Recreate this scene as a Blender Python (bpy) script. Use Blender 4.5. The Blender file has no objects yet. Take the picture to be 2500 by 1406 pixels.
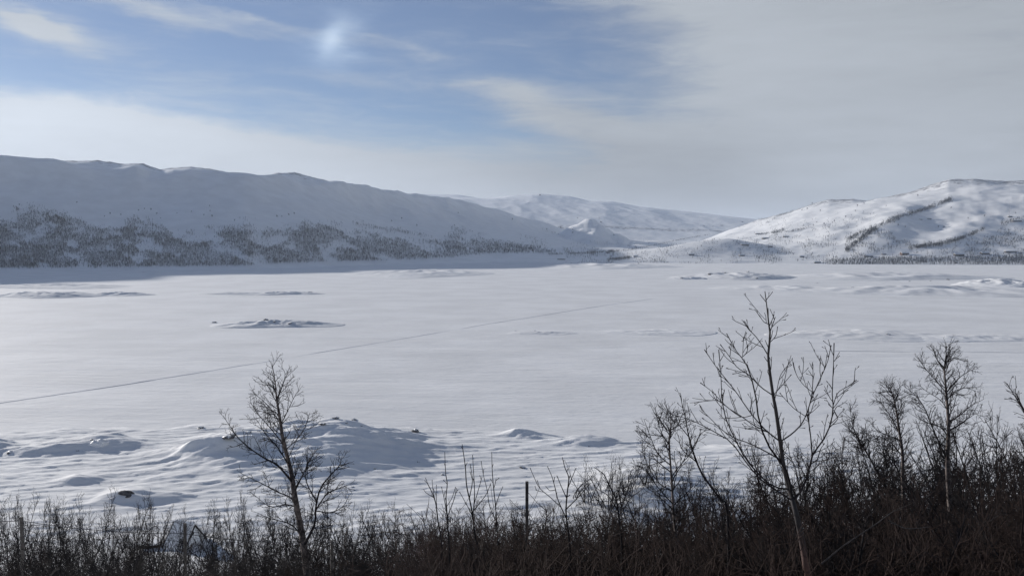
import bpy, math, random
import numpy as np
from mathutils import Vector

S = bpy.context.scene
COL = S.collection
R = math.radians
F = 1962.0            # focal length in photograph pixels
CAMZ = 50.0           # camera height above the frozen lake (metres)

# ------------------------------------------------------------------ camera
cam_d = bpy.data.cameras.new('camera')
cam = bpy.data.objects.new('camera', cam_d)
COL.objects.link(cam)
cam_d.sensor_width = 36.0
cam_d.lens = 36.0 * F / 2500.0
cam_d.clip_start = 0.2
cam_d.clip_end = 60000.0
cam.location = (0, 0, CAMZ)
PITCH = math.atan(103 / F)
cam.rotation_euler = (math.pi / 2 - PITCH, 0, 0)
S.camera = cam

# ------------------------------------------------------------------ light
SUN_AZ = R(-50)      # from +Y, negative = left
SUN_EL = R(12.5)
sun_d = bpy.data.lights.new('sun', 'SUN')
sun_d.energy = 5.0
sun_d.angle = R(0.8)
sun_d.color = (1.0, 0.945, 0.885)
sun = bpy.data.objects.new('sun', sun_d)
COL.objects.link(sun)
sd = Vector((math.sin(SUN_AZ) * math.cos(SUN_EL), math.cos(SUN_AZ) * math.cos(SUN_EL), math.sin(SUN_EL)))
sun.rotation_euler = sd.to_track_quat('Z', 'Y').to_euler()
sun.location = sd * 300

S.view_settings.view_transform = 'Standard'
S.view_settings.look = 'None'
S.view_settings.exposure = 0.43
S.view_settings.gamma = 1.0
S.view_settings.use_curve_mapping = False
S.render.engine = 'CYCLES'
S.cycles.max_bounces = 6
S.cycles.volume_bounces = 1
S.cycles.diffuse_bounces = 3

# ------------------------------------------------------------------ sky
W = bpy.data.worlds.new('World')
S.world = W
W.use_nodes = True
nt = W.node_tree
nt.nodes.clear()


class NB:
    """short-hand for building math node graphs"""
    def __init__(s, t): s.t = t
    def n(s, k, **kw):
        o = s.t.nodes.new(k)
        for a, b in kw.items(): setattr(o, a, b)
        return o
    def link(s, a, b): s.t.links.new(a, b)
    def put(s, sock, v):
        if isinstance(v, (int, float, tuple, list)): sock.default_value = v
        else: s.link(v, sock)
    def m(s, op, a, b=0.0, c=None, clamp=False):
        o = s.n('ShaderNodeMath', operation=op)
        o.use_clamp = clamp
        s.put(o.inputs[0], a); s.put(o.inputs[1], b)
        if c is not None: s.put(o.inputs[2], c)
        return o.outputs[0]
    def mix(s, f, a, b, blend='MIX'):
        o = s.n('ShaderNodeMix', data_type='RGBA', blend_type=blend)
        s.put(o.inputs[0], f); s.put(o.inputs[6], a); s.put(o.inputs[7], b)
        return o.outputs[2]
    def ramp(s, v, lo, hi, smooth=True, a=0.0, b=1.0):
        o = s.n('ShaderNodeMapRange')
        o.interpolation_type = 'SMOOTHSTEP' if smooth else 'LINEAR'
        s.put(o.inputs[0], v); o.inputs[1].default_value = lo; o.inputs[2].default_value = hi
        o.inputs[3].default_value = a; o.inputs[4].default_value = b
        return o.outputs[0]
    def noise(s, vec, scale, detail=4, rough=0.55, dist=0.0):
        o = s.n('ShaderNodeTexNoise')
        s.put(o.inputs['Vector'], vec)
        o.inputs['Scale'].default_value = scale; o.inputs['Detail'].default_value = detail
        o.inputs['Roughness'].default_value = rough; o.inputs['Distortion'].default_value = dist
        return o.outputs[0]
    def xyz(s, x, y, z=0.0):
        o = s.n('ShaderNodeCombineXYZ')
        s.put(o.inputs[0], x); s.put(o.inputs[1], y); s.put(o.inputs[2], z)
        return o.outputs[0]


b = NB(nt)
tc = b.n('ShaderNodeTexCoord')
sx = b.n('ShaderNodeSeparateXYZ')
b.link(tc.outputs['Generated'], sx.inputs[0])
dx, dy, dz = sx.outputs
AZ = b.m('ARCTAN2', dx, dy)
EL = b.m('ARCSINE', dz)
sky = b.n('ShaderNodeTexSky', sky_type='NISHITA')
sky.sun_disc = False
sky.sun_elevation = SUN_EL
sky.sun_rotation = SUN_AZ
sky.altitude = 900
sky.air_density = 1.0
sky.dust_density = 0.25
sky.ozone_density = 1.6
# cloud layer coordinates: the view direction projected on a flat layer far above
zc = b.m('MAXIMUM', b.m('ADD', dz, 0.06), 0.03)
LX = b.m('DIVIDE', dx, zc)
LY = b.m('DIVIDE', dy, zc)
lay = b.xyz(LX, LY)
# soft warp of the angles so that cloud edges are ragged
wv = b.xyz(b.m('MULTIPLY', AZ, 1.0), b.m('MULTIPLY', EL, 3.2))
n_w1 = b.noise(wv, 5.0, 5, 0.6)
n_w2 = b.noise(b.xyz(b.m('ADD', AZ, 7.3), b.m('MULTIPLY', EL, 2.5)), 4.0, 5, 0.6)
AZw = b.m('ADD', AZ, b.m('MULTIPLY', b.m('SUBTRACT', n_w1, 0.5), 0.16))
ELw = b.m('ADD', EL, b.m('MULTIPLY', b.m('SUBTRACT', n_w2, 0.5), 0.075))


def ang(px, py):
    u = (px - 1250) / F; v = (703 - py) / F
    d = Vector((u, math.cos(PITCH) + v * math.sin(PITCH), -math.sin(PITCH) + v * math.cos(PITCH))).normalized()
    return math.atan2(d.x, d.y), math.asin(d.z)


def blob(px, py, rx, ry, rot=0.0, az=None, el=None):
    """soft ellipse in the sky, photo pixels for size; rot in degrees (positive = falls to the right)"""
    az = az if az is not None else AZw
    el = el if el is not None else ELw
    a0, e0 = ang(px, py)
    c, s_ = math.cos(R(rot)), math.sin(R(rot))
    da = b.m('SUBTRACT', az, a0); de = b.m('SUBTRACT', el, e0)
    p = b.m('DIVIDE', b.m('SUBTRACT', b.m('MULTIPLY', da, c), b.m('MULTIPLY', de, s_)), rx / F)
    q = b.m('DIVIDE', b.m('ADD', b.m('MULTIPLY', da, s_), b.m('MULTIPLY', de, c)), ry / F)
    r2 = b.m('ADD', b.m('MULTIPLY', p, p), b.m('MULTIPLY', q, q))
    return b.m('EXPONENT', b.m('MULTIPLY', r2, -1.0))


def add(*v):
    o = v[0]
    for k in v[1:]: o = b.m('ADD', o, k)
    return o


streak = b.noise(b.xyz(b.m('ADD', b.m('MULTIPLY', AZ, 1.3), b.m('MULTIPLY', EL, 1.6)), b.m('MULTIPLY', EL, 9.0), b.m('MULTIPLY', AZ, 0.6)), 2.6, 6, 0.58, 0.4)
layer = b.noise(lay, 0.55, 6, 0.56, 0.3)
# horizon veil
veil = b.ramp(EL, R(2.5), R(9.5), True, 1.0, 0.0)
# big altostratus sheet over the right-hand side (edge runs from top centre down to the right)
edge = b.m('ADD', AZw, b.m('MULTIPLY', b.m('SUBTRACT', ELw, R(9.5)), 1.35))
right = b.m('MULTIPLY', b.ramp(edge, R(7), R(22), True), b.ramp(EL, R(20), R(40), True, 1.0, 0.05))  # sheet fades out above the view to cut ambient light
behind = b.ramp(b.m('ABSOLUTE', AZ), R(45), R(75), True)  # unseen sky: cloud kept thin behind the camera to dim the ambient light
left_band = b.m('MULTIPLY', blob(-60, 285, 520, 62, 4), 1.1)
left_band2 = b.m('MULTIPLY', blob(420, 350, 680, 48, 4), 0.85)
contrail = b.m('MULTIPLY', blob(300, 25, 470, 20, 4.0), 0.62)
contrail2 = b.m('MULTIPLY', blob(620, 50, 180, 10, 6.0), 0.35)
contrail3 = b.m('MULTIPLY', blob(950, 88, 170, 13, 8), 0.35)
puff = b.m('MULTIPLY', blob(75, 78, 90, 22, 14), 1.0)
mist1 = b.m('MULTIPLY', blob(450, 170, 520, 70, 12), 0.30)
wisp = b.m('MULTIPLY', blob(1290, 262, 230, 40, 14), 0.62)
wisp2 = b.m('MULTIPLY', blob(1130, 205, 90, 10, 4), 0.25)
wisp3 = b.m('MULTIPLY', blob(880, 200, 120, 22, 10), 0.25)
cov = add(b.m('MULTIPLY', veil, b.ramp(b.m('ABSOLUTE', AZ), R(45), R(100), True, 0.95, 0.3)), b.m('MULTIPLY', right, 1.0), left_band, left_band2, contrail, contrail2, contrail3,  # veil thinned outside the view for weaker, bluer fill light
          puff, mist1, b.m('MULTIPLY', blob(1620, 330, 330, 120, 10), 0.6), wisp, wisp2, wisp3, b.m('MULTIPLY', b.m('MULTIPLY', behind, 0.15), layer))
fine = b.noise(b.xyz(b.m('ADD', b.m('MULTIPLY', AZ, 5.0), b.m('MULTIPLY', EL, 3.0)), b.m('MULTIPLY', EL, 26.0), 0.3), 2.2, 7, 0.62, 0.8)
tex = add(b.m('MULTIPLY', b.m('SUBTRACT', streak, 0.5), 1.0), b.m('MULTIPLY', b.m('SUBTRACT', layer, 0.5), 0.35), b.m('MULTIPLY', b.m('SUBTRACT', fine, 0.5), 0.65))
# texture bites only where cover is partial
cov2 = b.m('ADD', cov, tex)
cov3 = b.ramp(cov2, -0.05, 1.05, True)
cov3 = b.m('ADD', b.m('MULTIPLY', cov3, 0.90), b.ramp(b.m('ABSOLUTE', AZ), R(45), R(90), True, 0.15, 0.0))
# cloud brightness: brighter towards the sun, greyer overhead to the right
tosun = b.n('ShaderNodeVectorMath', operation='DOT_PRODUCT')
b.link(tc.outputs['Generated'], tosun.inputs[0]); tosun.inputs[1].default_value = sd
sunny = b.ramp(tosun.outputs['Value'], 0.35, 1.0, True)
body = b.m('ADD', 0.92, b.m('MULTIPLY', b.m('SUBTRACT', streak, 0.5), 0.28))
body = b.m('ADD', body, b.m('MULTIPLY', sunny, 0.28))
# slightly darker, bluer base over the far valley, brighter glow over the right hill
dark_valley = b.m('MULTIPLY', blob(1550, 430, 560, 150, 6), -0.22)
glow_r = b.m('MULTIPLY', blob(2080, 425, 260, 55, -4), 0.10)
glow_l = b.m('MULTIPLY', blob(20, 290, 420, 90, 4), 0.38)
glow_m = b.m('MULTIPLY', blob(1900, 180, 420, 170, 38), 0.10)
body = add(body, b.m('MULTIPLY', b.m('SUBTRACT', fine, 0.5), 0.10), dark_valley, glow_r, glow_l, glow_m)
CLOUD = (3.15, 3.42, 3.78, 1)
cm = b.n('ShaderNodeVectorMath', operation='SCALE')
cm.inputs[0].default_value = CLOUD[:3]
b.link(body, cm.inputs['Scale'])
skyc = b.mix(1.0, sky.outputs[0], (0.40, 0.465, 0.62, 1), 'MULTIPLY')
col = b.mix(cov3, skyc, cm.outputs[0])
# parhelion in the thin cloud: a short bright upright streak in a faint round glow
dog = add(b.m('MULTIPLY', blob(808, 98, 19, 42, 30, AZ, EL), 0.75), b.m('MULTIPLY', blob(806, 100, 12, 34, 110, AZ, EL), 0.0),
          b.m('MULTIPLY', blob(820, 93, 52, 58, 10, AZw, ELw), 0.7))
colv = b.n('ShaderNodeVectorMath', operation='SCALE')
colv.inputs[0].default_value = (1.6, 1.72, 1.65)
b.link(dog, colv.inputs['Scale'])
col = b.mix(1.0, col, colv.outputs[0], 'ADD')
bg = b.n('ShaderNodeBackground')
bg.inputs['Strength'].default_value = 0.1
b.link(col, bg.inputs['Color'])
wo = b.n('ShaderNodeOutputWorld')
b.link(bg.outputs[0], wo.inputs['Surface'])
W.cycles.sampling_method = 'MANUAL'
W.cycles.sample_map_resolution = 512

# ------------------------------------------------------------------ noise (vectorised)
_rs = np.random.RandomState(11)
_perm = np.tile(_rs.permutation(256), 4)
_grad = np.stack([np.cos(np.arange(256) * 2 * np.pi / 256 * 37), np.sin(np.arange(256) * 2 * np.pi / 256 * 37)], 1)


def perlin(x, y):
    xi = np.floor(x).astype(np.int64); yi = np.floor(y).astype(np.int64)
    xf = x - xi; yf = y - yi
    u = xf ** 3 * (xf * (xf * 6 - 15) + 10); v = yf ** 3 * (yf * (yf * 6 - 15) + 10)
    def g(ix, iy, ax, ay):
        h = _perm[(_perm[ix & 255] + iy) & 255]
        return _grad[h, 0] * ax + _grad[h, 1] * ay
    a = g(xi, yi, xf, yf); c = g(xi + 1, yi, xf - 1, yf)
    d = g(xi, yi + 1, xf, yf - 1); e = g(xi + 1, yi + 1, xf - 1, yf - 1)
    return ((a + (c - a) * u) * (1 - v) + (d + (e - d) * u) * v) * 1.4


def fbm(x, y, oct=5, gain=0.5):
    s = 0; a = 1.0
    for i in range(oct):
        s = s + a * perlin(x * 2 ** i + 17.3 * i, y * 2 ** i - 9.1 * i); a *= gain
    return s


def ridged(x, y, oct=4, gain=0.5):
    s = 0; a = 1.0
    for i in range(oct):
        s = s + a * (1 - 2 * np.abs(perlin(x * 2 ** i + 5.3 * i, y * 2 ** i + 3.1 * i))); a *= gain
    return s


def sstep(a, c, x):
    t = np.clip((x - a) / (c - a), 0, 1)
    return t * t * (3 - 2 * t)


def smax(a, c, k):
    h = np.clip(0.5 + 0.5 * (a - c) / k, 0, 1)
    return c + (a - c) * h + k * h * (1 - h)


# ------------------------------------------------------------------ materials
def new_mat(name):
    m = bpy.data.materials.new(name); m.use_nodes = True
    t = m.node_tree
    return m, NB(t), t.nodes['Principled BSDF']


def snow_mat(name, wind, bumps, base=(0.80, 0.81, 0.812), rock=None, spec=0.35, rough=0.5):
    """bumps: list of (scale, stretch, height); wind: rotation of the drift direction"""
    m, k, p = new_mat(name)
    g = k.n('ShaderNodeNewGeometry')
    mp = k.n('ShaderNodeMapping'); k.link(g.outputs['Position'], mp.inputs[0])
    mp.inputs['Rotation'].default_value = (0, 0, wind)
    hsum = None
    for sc, st, ht in bumps:
        m2 = k.n('ShaderNodeVectorMath', operation='MULTIPLY')
        k.link(mp.outputs[0], m2.inputs[0]); m2.inputs[1].default_value = (1.0 / st, 1, 0.3)
        v = k.m('MULTIPLY', k.noise(m2.outputs[0], sc, 5, 0.6, 0.3), ht)
        hsum = v if hsum is None else k.m('ADD', hsum, v)
    bp = k.n('ShaderNodeBump'); bp.inputs['Strength'].default_value = 1.0; bp.inputs['Distance'].default_value = 1.0
    k.link(hsum, bp.inputs['Height']); k.link(bp.outputs[0], p.inputs['Normal'])
    # packed / fresh snow differ a little in whiteness
    big = k.noise(mp.outputs[0], 0.02, 4, 0.6)
    tone = k.ramp(big, 0.3, 0.7, True, 0.91, 1.03)
    cc = k.n('ShaderNodeVectorMath', operation='SCALE'); cc.inputs[0].default_value = base
    k.link(tone, cc.inputs['Scale'])
    out = cc.outputs[0]
    if rock:
        at = k.n('ShaderNodeAttribute'); at.attribute_name = 'rock'
        rn = k.noise(g.outputs['Position'], rock, 6, 0.7)
        msk = k.ramp(k.m('ADD', rn, k.m('MULTIPLY', at.outputs['Fac'], 0.45)), 0.66, 0.82)
        out = k.mix(msk, out, (0.16, 0.16, 0.17, 1))
    k.link(out, p.inputs['Base Color'])
    p.inputs['Roughness'].default_value = rough
    p.inputs['Specular IOR Level'].default_value = spec
    return m


M_hill = snow_mat('hill_snow', 0.5, [(0.012, 3.0, 4.0), (0.05, 4.0, 0.8)], rock=0.03)
M_lake = snow_mat('lake_snow', 0.12, [(0.05, 4.0, 0.6), (0.22, 2.6, 0.26), (0.8, 2.2, 0.10)], spec=0.14, rough=0.78)
M_near = snow_mat('drifted_snow', 0.2, [(0.25, 4.0, 0.26), (0.7, 3.0, 0.15), (1.9, 2.5, 0.06)], spec=0.08, rough=0.8)


def plain(name, c, rough=0.8, var=0.25, scale=3.0, spec=0.2, c2=None, objvar=0.0, bump=0.0):
    m, k, p = new_mat(name)
    t = k.n('ShaderNodeTexCoord')
    n = k.noise(t.outputs['Object'], scale, 5, 0.6)
    a = tuple(c) + (1,)
    c2 = c2 or tuple(v * (1 - var) for v in c)
    out = k.mix(k.ramp(n, 0.35, 0.65), tuple(c2) + (1,), a)
    if objvar:
        oi = k.n('ShaderNodeObjectInfo')
        sc = k.ramp(oi.outputs['Random'], 0, 1, False, 1 - objvar, 1 + objvar)
        cc = k.n('ShaderNodeVectorMath', operation='SCALE'); k.link(out, cc.inputs[0]); k.link(sc, cc.inputs['Scale'])
        out = cc.outputs[0]
    k.link(out, p.inputs['Base Color'])
    p.inputs['Roughness'].default_value = rough
    p.inputs['Specular IOR Level'].default_value = spec
    if bump:
        bp = k.n('ShaderNodeBump'); bp.inputs['Strength'].default_value = 1; bp.inputs['Distance'].default_value = bump
        k.link(n, bp.inputs['Height']); k.link(bp.outputs[0], p.inputs['Normal'])
    return m


M_twig = plain('twig_bark', (0.020, 0.018, 0.020), 0.85, 0.35, 2.0, 0.08, objvar=0.25)
M_twig_r = plain('twig_bark_brown', (0.032, 0.023, 0.021), 0.85, 0.35, 2.0, 0.08, objvar=0.25)
M_bark = plain('bark_grey', (0.06, 0.055, 0.055), 0.8, 0.5, 6.0, 0.2, c2=(0.025, 0.022, 0.022), bump=0.01)
M_bark_red = plain('bark_red_brown', (0.16, 0.085, 0.065), 0.7, 0.5, 9.0, 0.3, c2=(0.07, 0.04, 0.035), bump=0.01)
M_birch = plain('birch_bark', (0.15, 0.125, 0.115), 0.75, 0.5, 7.0, 0.2, c2=(0.035, 0.03, 0.03), bump=0.008)
M_far = plain('far_tree_bark', (0.022, 0.024, 0.030), 0.9, 0.4, 0.02, 0.1)
M_wood = plain('weathered_wood', (0.12, 0.112, 0.105), 0.85, 0.4, 12.0, 0.15, c2=(0.055, 0.05, 0.048), bump=0.004)
M_dark = plain('tarred_wood', (0.035, 0.028, 0.026), 0.8, 0.4, 1.0, 0.2)
M_brown = plain('brown_cladding', (0.09, 0.05, 0.035), 0.8, 0.4, 1.0, 0.2)
M_rock = plain('lichen_rock', (0.12, 0.115, 0.115), 0.9, 0.4, 1.2, 0.2, c2=(0.04, 0.038, 0.04), bump=0.05)
M_snowcap = plain('roof_snow', (0.80, 0.81, 0.812), 0.5, 0.04, 1.0, 0.3, bump=0.03)
M_glass = plain('window_glass', (0.03, 0.035, 0.045), 0.1, 0.2, 1.0, 0.5)
M_wire = plain('wire_metal', (0.05, 0.05, 0.055), 0.5, 0.2, 1.0, 0.4)
M_steel = plain('mast_steel', (0.10, 0.10, 0.11), 0.6, 0.2, 1.0, 0.4)


_t = M_bark_red.node_tree; _k = NB(_t); _p = _t.nodes['Principled BSDF']
_src = _p.inputs['Base Color'].links[0].from_socket
_tc = _k.n('ShaderNodeTexCoord'); _sp = _k.n('ShaderNodeSeparateXYZ'); _k.link(_tc.outputs['Object'], _sp.inputs[0])
_k.link(_k.mix(_k.ramp(_sp.outputs[2], 1.2, 2.4), _src, (0.018, 0.016, 0.018, 1)), _p.inputs['Base Color'])


# ------------------------------------------------------------------ mesh helpers
def tag(o, label=None, cat=None, group=None, kind=None):
    if label: o['label'] = label
    if cat: o['category'] = cat
    if group: o['group'] = group
    if kind: o['kind'] = kind
    return o


def mesh_np(name, V, Q=None, T=None, smooth=True, mats=(), midx=None):
    me = bpy.data.meshes.new(name)
    V = np.asarray(V, dtype=np.float32)
    Q = np.zeros((0, 4), np.int32) if Q is None else np.asarray(Q, np.int32)
    T = np.zeros((0, 3), np.int32) if T is None else np.asarray(T, np.int32)
    me.vertices.add(len(V)); me.vertices.foreach_set('co', V.ravel())
    nl = Q.size + T.size
    me.loops.add(nl); me.loops.foreach_set('vertex_index', np.concatenate([Q.ravel(), T.ravel()]))
    npoly = len(Q) + len(T)
    me.polygons.add(npoly)
    starts = np.concatenate([np.arange(len(Q)) * 4, len(Q) * 4 + np.arange(len(T)) * 3]).astype(np.int32)
    me.polygons.foreach_set('loop_start', starts)
    if smooth: me.polygons.foreach_set('use_smooth', np.ones(npoly, bool))
    for m in mats: me.materials.append(m)
    if midx is not None: me.polygons.foreach_set('material_index', np.asarray(midx, np.int32))
    me.update(calc_edges=True)
    return me


def obj(name, me, parent=None, loc=None):
    o = bpy.data.objects.new(name, me); COL.objects.link(o)
    if parent is not None: o.parent = parent
    if loc is not None: o.location = loc
    return o


def empty(name, loc, rz=0.0):
    o = bpy.data.objects.new(name, None); COL.objects.link(o)
    o.empty_display_size = 0.3
    o.location = loc; o.rotation_euler = (0, 0, rz)
    return o


def grid_mesh(name, X, Y, Z, mats, keep=None):
    ny, nx = X.shape
    V = np.stack([X, Y, Z], -1).reshape(-1, 3)
    i = np.arange(ny - 1)[:, None] * nx + np.arange(nx - 1)[None]
    Q = np.stack([i, i + 1, i + nx + 1, i + nx], -1)
    if keep is not None: Q = Q[keep[:-1, :-1] & keep[1:, 1:] & keep[:-1, 1:] & keep[1:, :-1]]
    return mesh_np(name, V, Q.reshape(-1, 4), mats=mats)


class Poly:
    """collects boxes and prisms with flat faces"""
    def __init__(s): s.V = []; s.Fc = []
    def box(s, x0, x1, y0, y1, z0, z1):
        n = len(s.V)
        s.V += [(x0, y0, z0), (x1, y0, z0), (x1, y1, z0), (x0, y1, z0), (x0, y0, z1), (x1, y0, z1), (x1, y1, z1), (x0, y1, z1)]
        s.Fc += [tuple(n + i for i in f) for f in ((0, 3, 2, 1), (4, 5, 6, 7), (0, 1, 5, 4), (1, 2, 6, 5), (2, 3, 7, 6), (3, 0, 4, 7))]
        return s
    def prism(s, pts, d):
        """polygon pts (list of 3D) extruded by vector d"""
        n = len(s.V); m = len(pts)
        s.V += [tuple(p) for p in pts] + [tuple(Vector(p) + Vector(d)) for p in pts]
        s.Fc += [tuple(range(n + m - 1, n - 1, -1)), tuple(range(n + m, n + 2 * m))]
        s.Fc += [(n + i, n + (i + 1) % m, n + m + (i + 1) % m, n + m + i) for i in range(m)]
        return s
    def build(s, name, mat, parent=None, loc=None):
        me = bpy.data.meshes.new(name); me.from_pydata(s.V, [], s.Fc); me.materials.append(mat); me.update()
        return obj(name, me, parent, loc)


# ------------------------------------------------------------------ terrain
def ip(x, pts):
    a = np.array(pts, float)
    return np.interp(x, a[:, 0], a[:, 1])


L_SIL = [(-2500, 380), (-1400, 300), (-1000, 290), (-600, 286), (-300, 340), (-100, 376), (0, 386), (60, 392), (200, 394), (245, 393), (300, 401), (355, 400), (395, 415), (440, 411), (470, 408),  # unseen crest left of the frame is raised so its shadow reaches the lake
         (530, 416), (600, 430), (632, 438), (680, 423), (722, 422), (780, 438), (860, 455), (950, 471), (1040, 486), (1180, 512), (1330, 552), (1480, 590), (1700, 612), (2000, 640), (3000, 640)]
L_YC = [(-2500, 1500), (-900, 1950), (0, 2500), (600, 2850), (800, 3400), (1000, 4400), (1300, 5600), (1800, 6000)]  # left of the frame the crest is drawn nearer to lengthen that shadow
SHORE = [(-2500, 900), (-900, 1200), (-300, 1480), (0, 1580), (300, 1640), (600, 1690), (870, 2000), (1200, 2350), (1500, 2350), (1900, 2250), (2100, 2150), (2500, 2100), (5000, 1800)]
B_SIL = [(600, 560), (900, 490), (1000, 474), (1040, 475), (1120, 476), (1180, 487), (1250, 478), (1318, 474), (1390, 480), (1440, 492), (1490, 492), (1560, 505), (1650, 514), (1740, 524),
         (1800, 531), (1850, 536), (2000, 545), (2500, 560)]
C_SIL = [(1560, 622), (1700, 594), (1780, 562), (1850, 536), (1900, 524), (1925, 518), (1960, 506), (2020, 489), (2080, 487), (2110, 491), (2200, 476), (2255, 458), (2310, 440), (2370, 438), (2450, 444), (2500, 441),
         (2700, 436), (3200, 420), (5000, 470)]


_sx = np.arange(-2500, 3001, 20.0)
_sy = ip(_sx, L_SIL)
_k = np.exp(-(np.arange(-14, 15) / 6.0) ** 2); _k /= _k.sum()
L_SMOOTH = list(zip(_sx, np.convolve(np.pad(_sy, 14, mode='edge'), _k, 'valid')))


_sx2 = np.arange(400, 5001, 20.0)


def _smooth(pts, w):
    k = np.exp(-(np.arange(-3 * w, 3 * w + 1) / w) ** 2); k /= k.sum()
    return list(zip(_sx2, np.convolve(np.pad(ip(_sx2, pts), 3 * w, mode='edge'), k, 'valid')))


B_SMOOTH = _smooth(B_SIL, 9)
C_SMOOTH = _smooth(C_SIL, 9)
L_YCS = list(zip(_sx, np.convolve(np.pad(ip(_sx, L_YC), 14, mode='edge'), _k, 'valid')))


def hills_z(u, Y):
    px = 1250 + F * u
    X = u * Y
    Ys = ip(px, SHORE)
    # --- valley floor
    V = 1.5 + np.maximum(Y - Ys, 0) * 0.020 + np.maximum(Y - 4200, 0) * 0.02
    V = V + sstep(0, 600, Y - Ys) * (10 * fbm(X / 420, Y / 520, 4)) * (1 - 0.3 * sstep(4500, 7000, Y))
    edge = sstep(-40, 60, Y - Ys + 60 * fbm(X / 260, Y / 300 + 4, 3))
    # --- left mountain
    yc = ip(px, L_SIL); Yc = ip(px, L_YCS)
    Hc = CAMZ + Yc * (600 - yc) / F
    t = (Y - Ys - 30) / (Yc - Ys - 30)
    tw = t + 0.05 * fbm(X / 700 + 3, Y / 700, 3) * np.clip(t * 3, 0, 1) * np.clip((1.0 - t) * 3, 0, 1)
    tc_ = np.clip(tw, 0, 1)
    prof = 0.78 * tc_ + 0.22 * (tc_ ** 2 * (3 - 2 * tc_)) + 0.05 * np.sin(tc_ * 9.5) * tc_ * (1 - tc_)
    # silhouette bumps belong to the crest only; the face below is smooth
    Hs = CAMZ + Yc * (600 - ip(px, L_SMOOTH)) / F
    shelf = ip(px, [(-400, 0.6), (0, 1.0), (140, 1.0), (240, 0.1), (300, 0.2), (340, 0.6), (370, 0.3), (430, 0.9), (600, 0.9), (660, 0.7), (740, 0.2), (900, 0.8), (1100, 1.0)])
    shelf = np.clip(shelf + 0.5 * fbm(X / 260, Y / 300, 3), 0, 1)
    prof = prof + shelf * 0.105 * np.exp(-((tc_ - 0.80) / 0.085) ** 2)
    A = Hs * prof + (Hc - Hs) * sstep(0.72, 1.0, t)
    crown = np.exp(-((t - 0.97) / 0.16) ** 2)
    A = A + Hc * (0.010 + 0.040 * sstep(700, 1050, px)) * ridged((X * 0.95 + Y * 0.3) / 340, (Y - X * 0.35) / 900, 4) * sstep(0.35, 0.85, t) * (1 - 0.9 * np.exp(-((t - 1.0) / 0.06) ** 2))
    A = A + 2.6 * fbm(X / 150, Y / 190, 5) * sstep(0.0, 0.4, t)
    A = np.where(t > 1, Hc - (Y - Yc) * 0.11 + 0.012 * Hc * fbm(X / 500, Y / 400, 3) * sstep(1, 1.3, t), A)
    A = np.where(t < 0, -5.0, A)
    # --- far fells in the centre
    yb = ip(px, B_SIL); Yb = 8200.0
    Hb = CAMZ + Yb * (600 - yb) / F
    tb = np.clip((Y - 4300) / (Yb - 4300), 0, 1)
    Hbs = CAMZ + Yb * (600 - ip(px, B_SMOOTH)) / F
    Bz = Hbs * (0.65 * tb + 0.35 * tb * tb * (3 - 2 * tb)) + (Hb - Hbs) * sstep(0.8, 1.0, tb)
    Bz = Bz + 0.022 * Hb * ridged((X * 0.95 + Y * 0.3) / 620, (Y - X * 0.3) / 1500, 4) * np.clip(tb * 2.2, 0, 1) * (1 - sstep(0.85, 1.0, tb) * 0.85) 
    Bz = np.where(Y > Yb, Hb - (Y - Yb) * 0.04, Bz)
    Bz = np.where(Y < 4300, -5, Bz)
    # --- right hill
    ycr = ip(px, C_SIL); Ycr = ip(px, [(1560, 4600), (1850, 4300), (2100, 4000), (2300, 3900), (2600, 3700), (5000, 3000)])
    Hr = CAMZ + Ycr * (600 - ycr) / F
    tr = (Y - Ys - 60) / (Ycr - Ys - 60)
    trw = tr + 0.045 * fbm(X / 420 + 9, Y / 520, 4) * np.clip(tr * 3, 0, 1) * np.clip((1 - tr) * 3, 0, 1)
    q = np.clip(trw, 0, 1)
    Hrs = CAMZ + Ycr * (600 - ip(px, C_SMOOTH)) / F
    Cz = Hrs * (0.75 * q + 0.25 * q * q * (3 - 2 * q)) + (Hr - Hrs) * sstep(0.72, 1.0, tr)
    # ridges running down to the left, each with a lit left flank and a shaded right one
    Cz = Cz + Hr * 0.013 * ridged((X - 0.35 * Y) / 420, (Y + X * 0.5) / 1500, 3) * sstep(0.03, 0.35, tr) * (1 - sstep(0.8, 1.0, tr) * 0.9)
    Cz = Cz + 2.4 * fbm(X / 110, Y / 150, 5) + 7 * fbm(X / 330 + 4, Y / 420, 3) * sstep(0.0, 0.3, tr)
    Cz = np.where(tr > 1, Hr - (Y - Ycr) * 0.04, Cz)
    Cz = np.where(tr < 0, -5.0, Cz)
    Cz = -5 + (Cz + 5) * sstep(1540, 1720, px)
    # two low spurs running up to the right, wooded on the crest
    for (xa, ya, xb, yb, hh, wd) in ((1030, 2350, 1700, 3450, 26, 90), (1240, 2350, 1750, 3000, 16, 80)):
        ex, ey = xb - xa, yb - ya; ll = math.hypot(ex, ey)
        s_ = np.clip(((X - xa) * ex + (Y - ya) * ey) / ll ** 2, -0.1, 1.1)
        dd = ((X - xa) * ey - (Y - ya) * ex) / ll
        Cz = Cz + hh * np.exp(-(dd / wd) ** 2) * np.clip(1 - (2 * s_ - 1) ** 2, 0, 1)
    # --- knolls in the valley mouth, pyramid-shaped hill behind
    def kn(pxc, Yk, h, sx, sy): return h * np.exp(-((X - (pxc - 1250) / F * Yk) / sx) ** 2 - ((Y - Yk) / sy) ** 2)
    V = V + kn(1770, 2750, 52, 170, 240) + kn(1640, 2650, 22, 140, 180) + kn(1900, 2900, 24, 160, 200) + kn(1500, 3000, 20, 150, 220) + kn(1330, 3000, 26, 220, 260)
    dxp = (X - (1438 - 1250) / F * 4300); dyp = Y - 4300
    pr = np.sqrt((dxp / 290) ** 2 + (dyp / 430) ** 2 + 0.012) + 0.13 * fbm(X / 150, Y / 170, 4)
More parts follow.
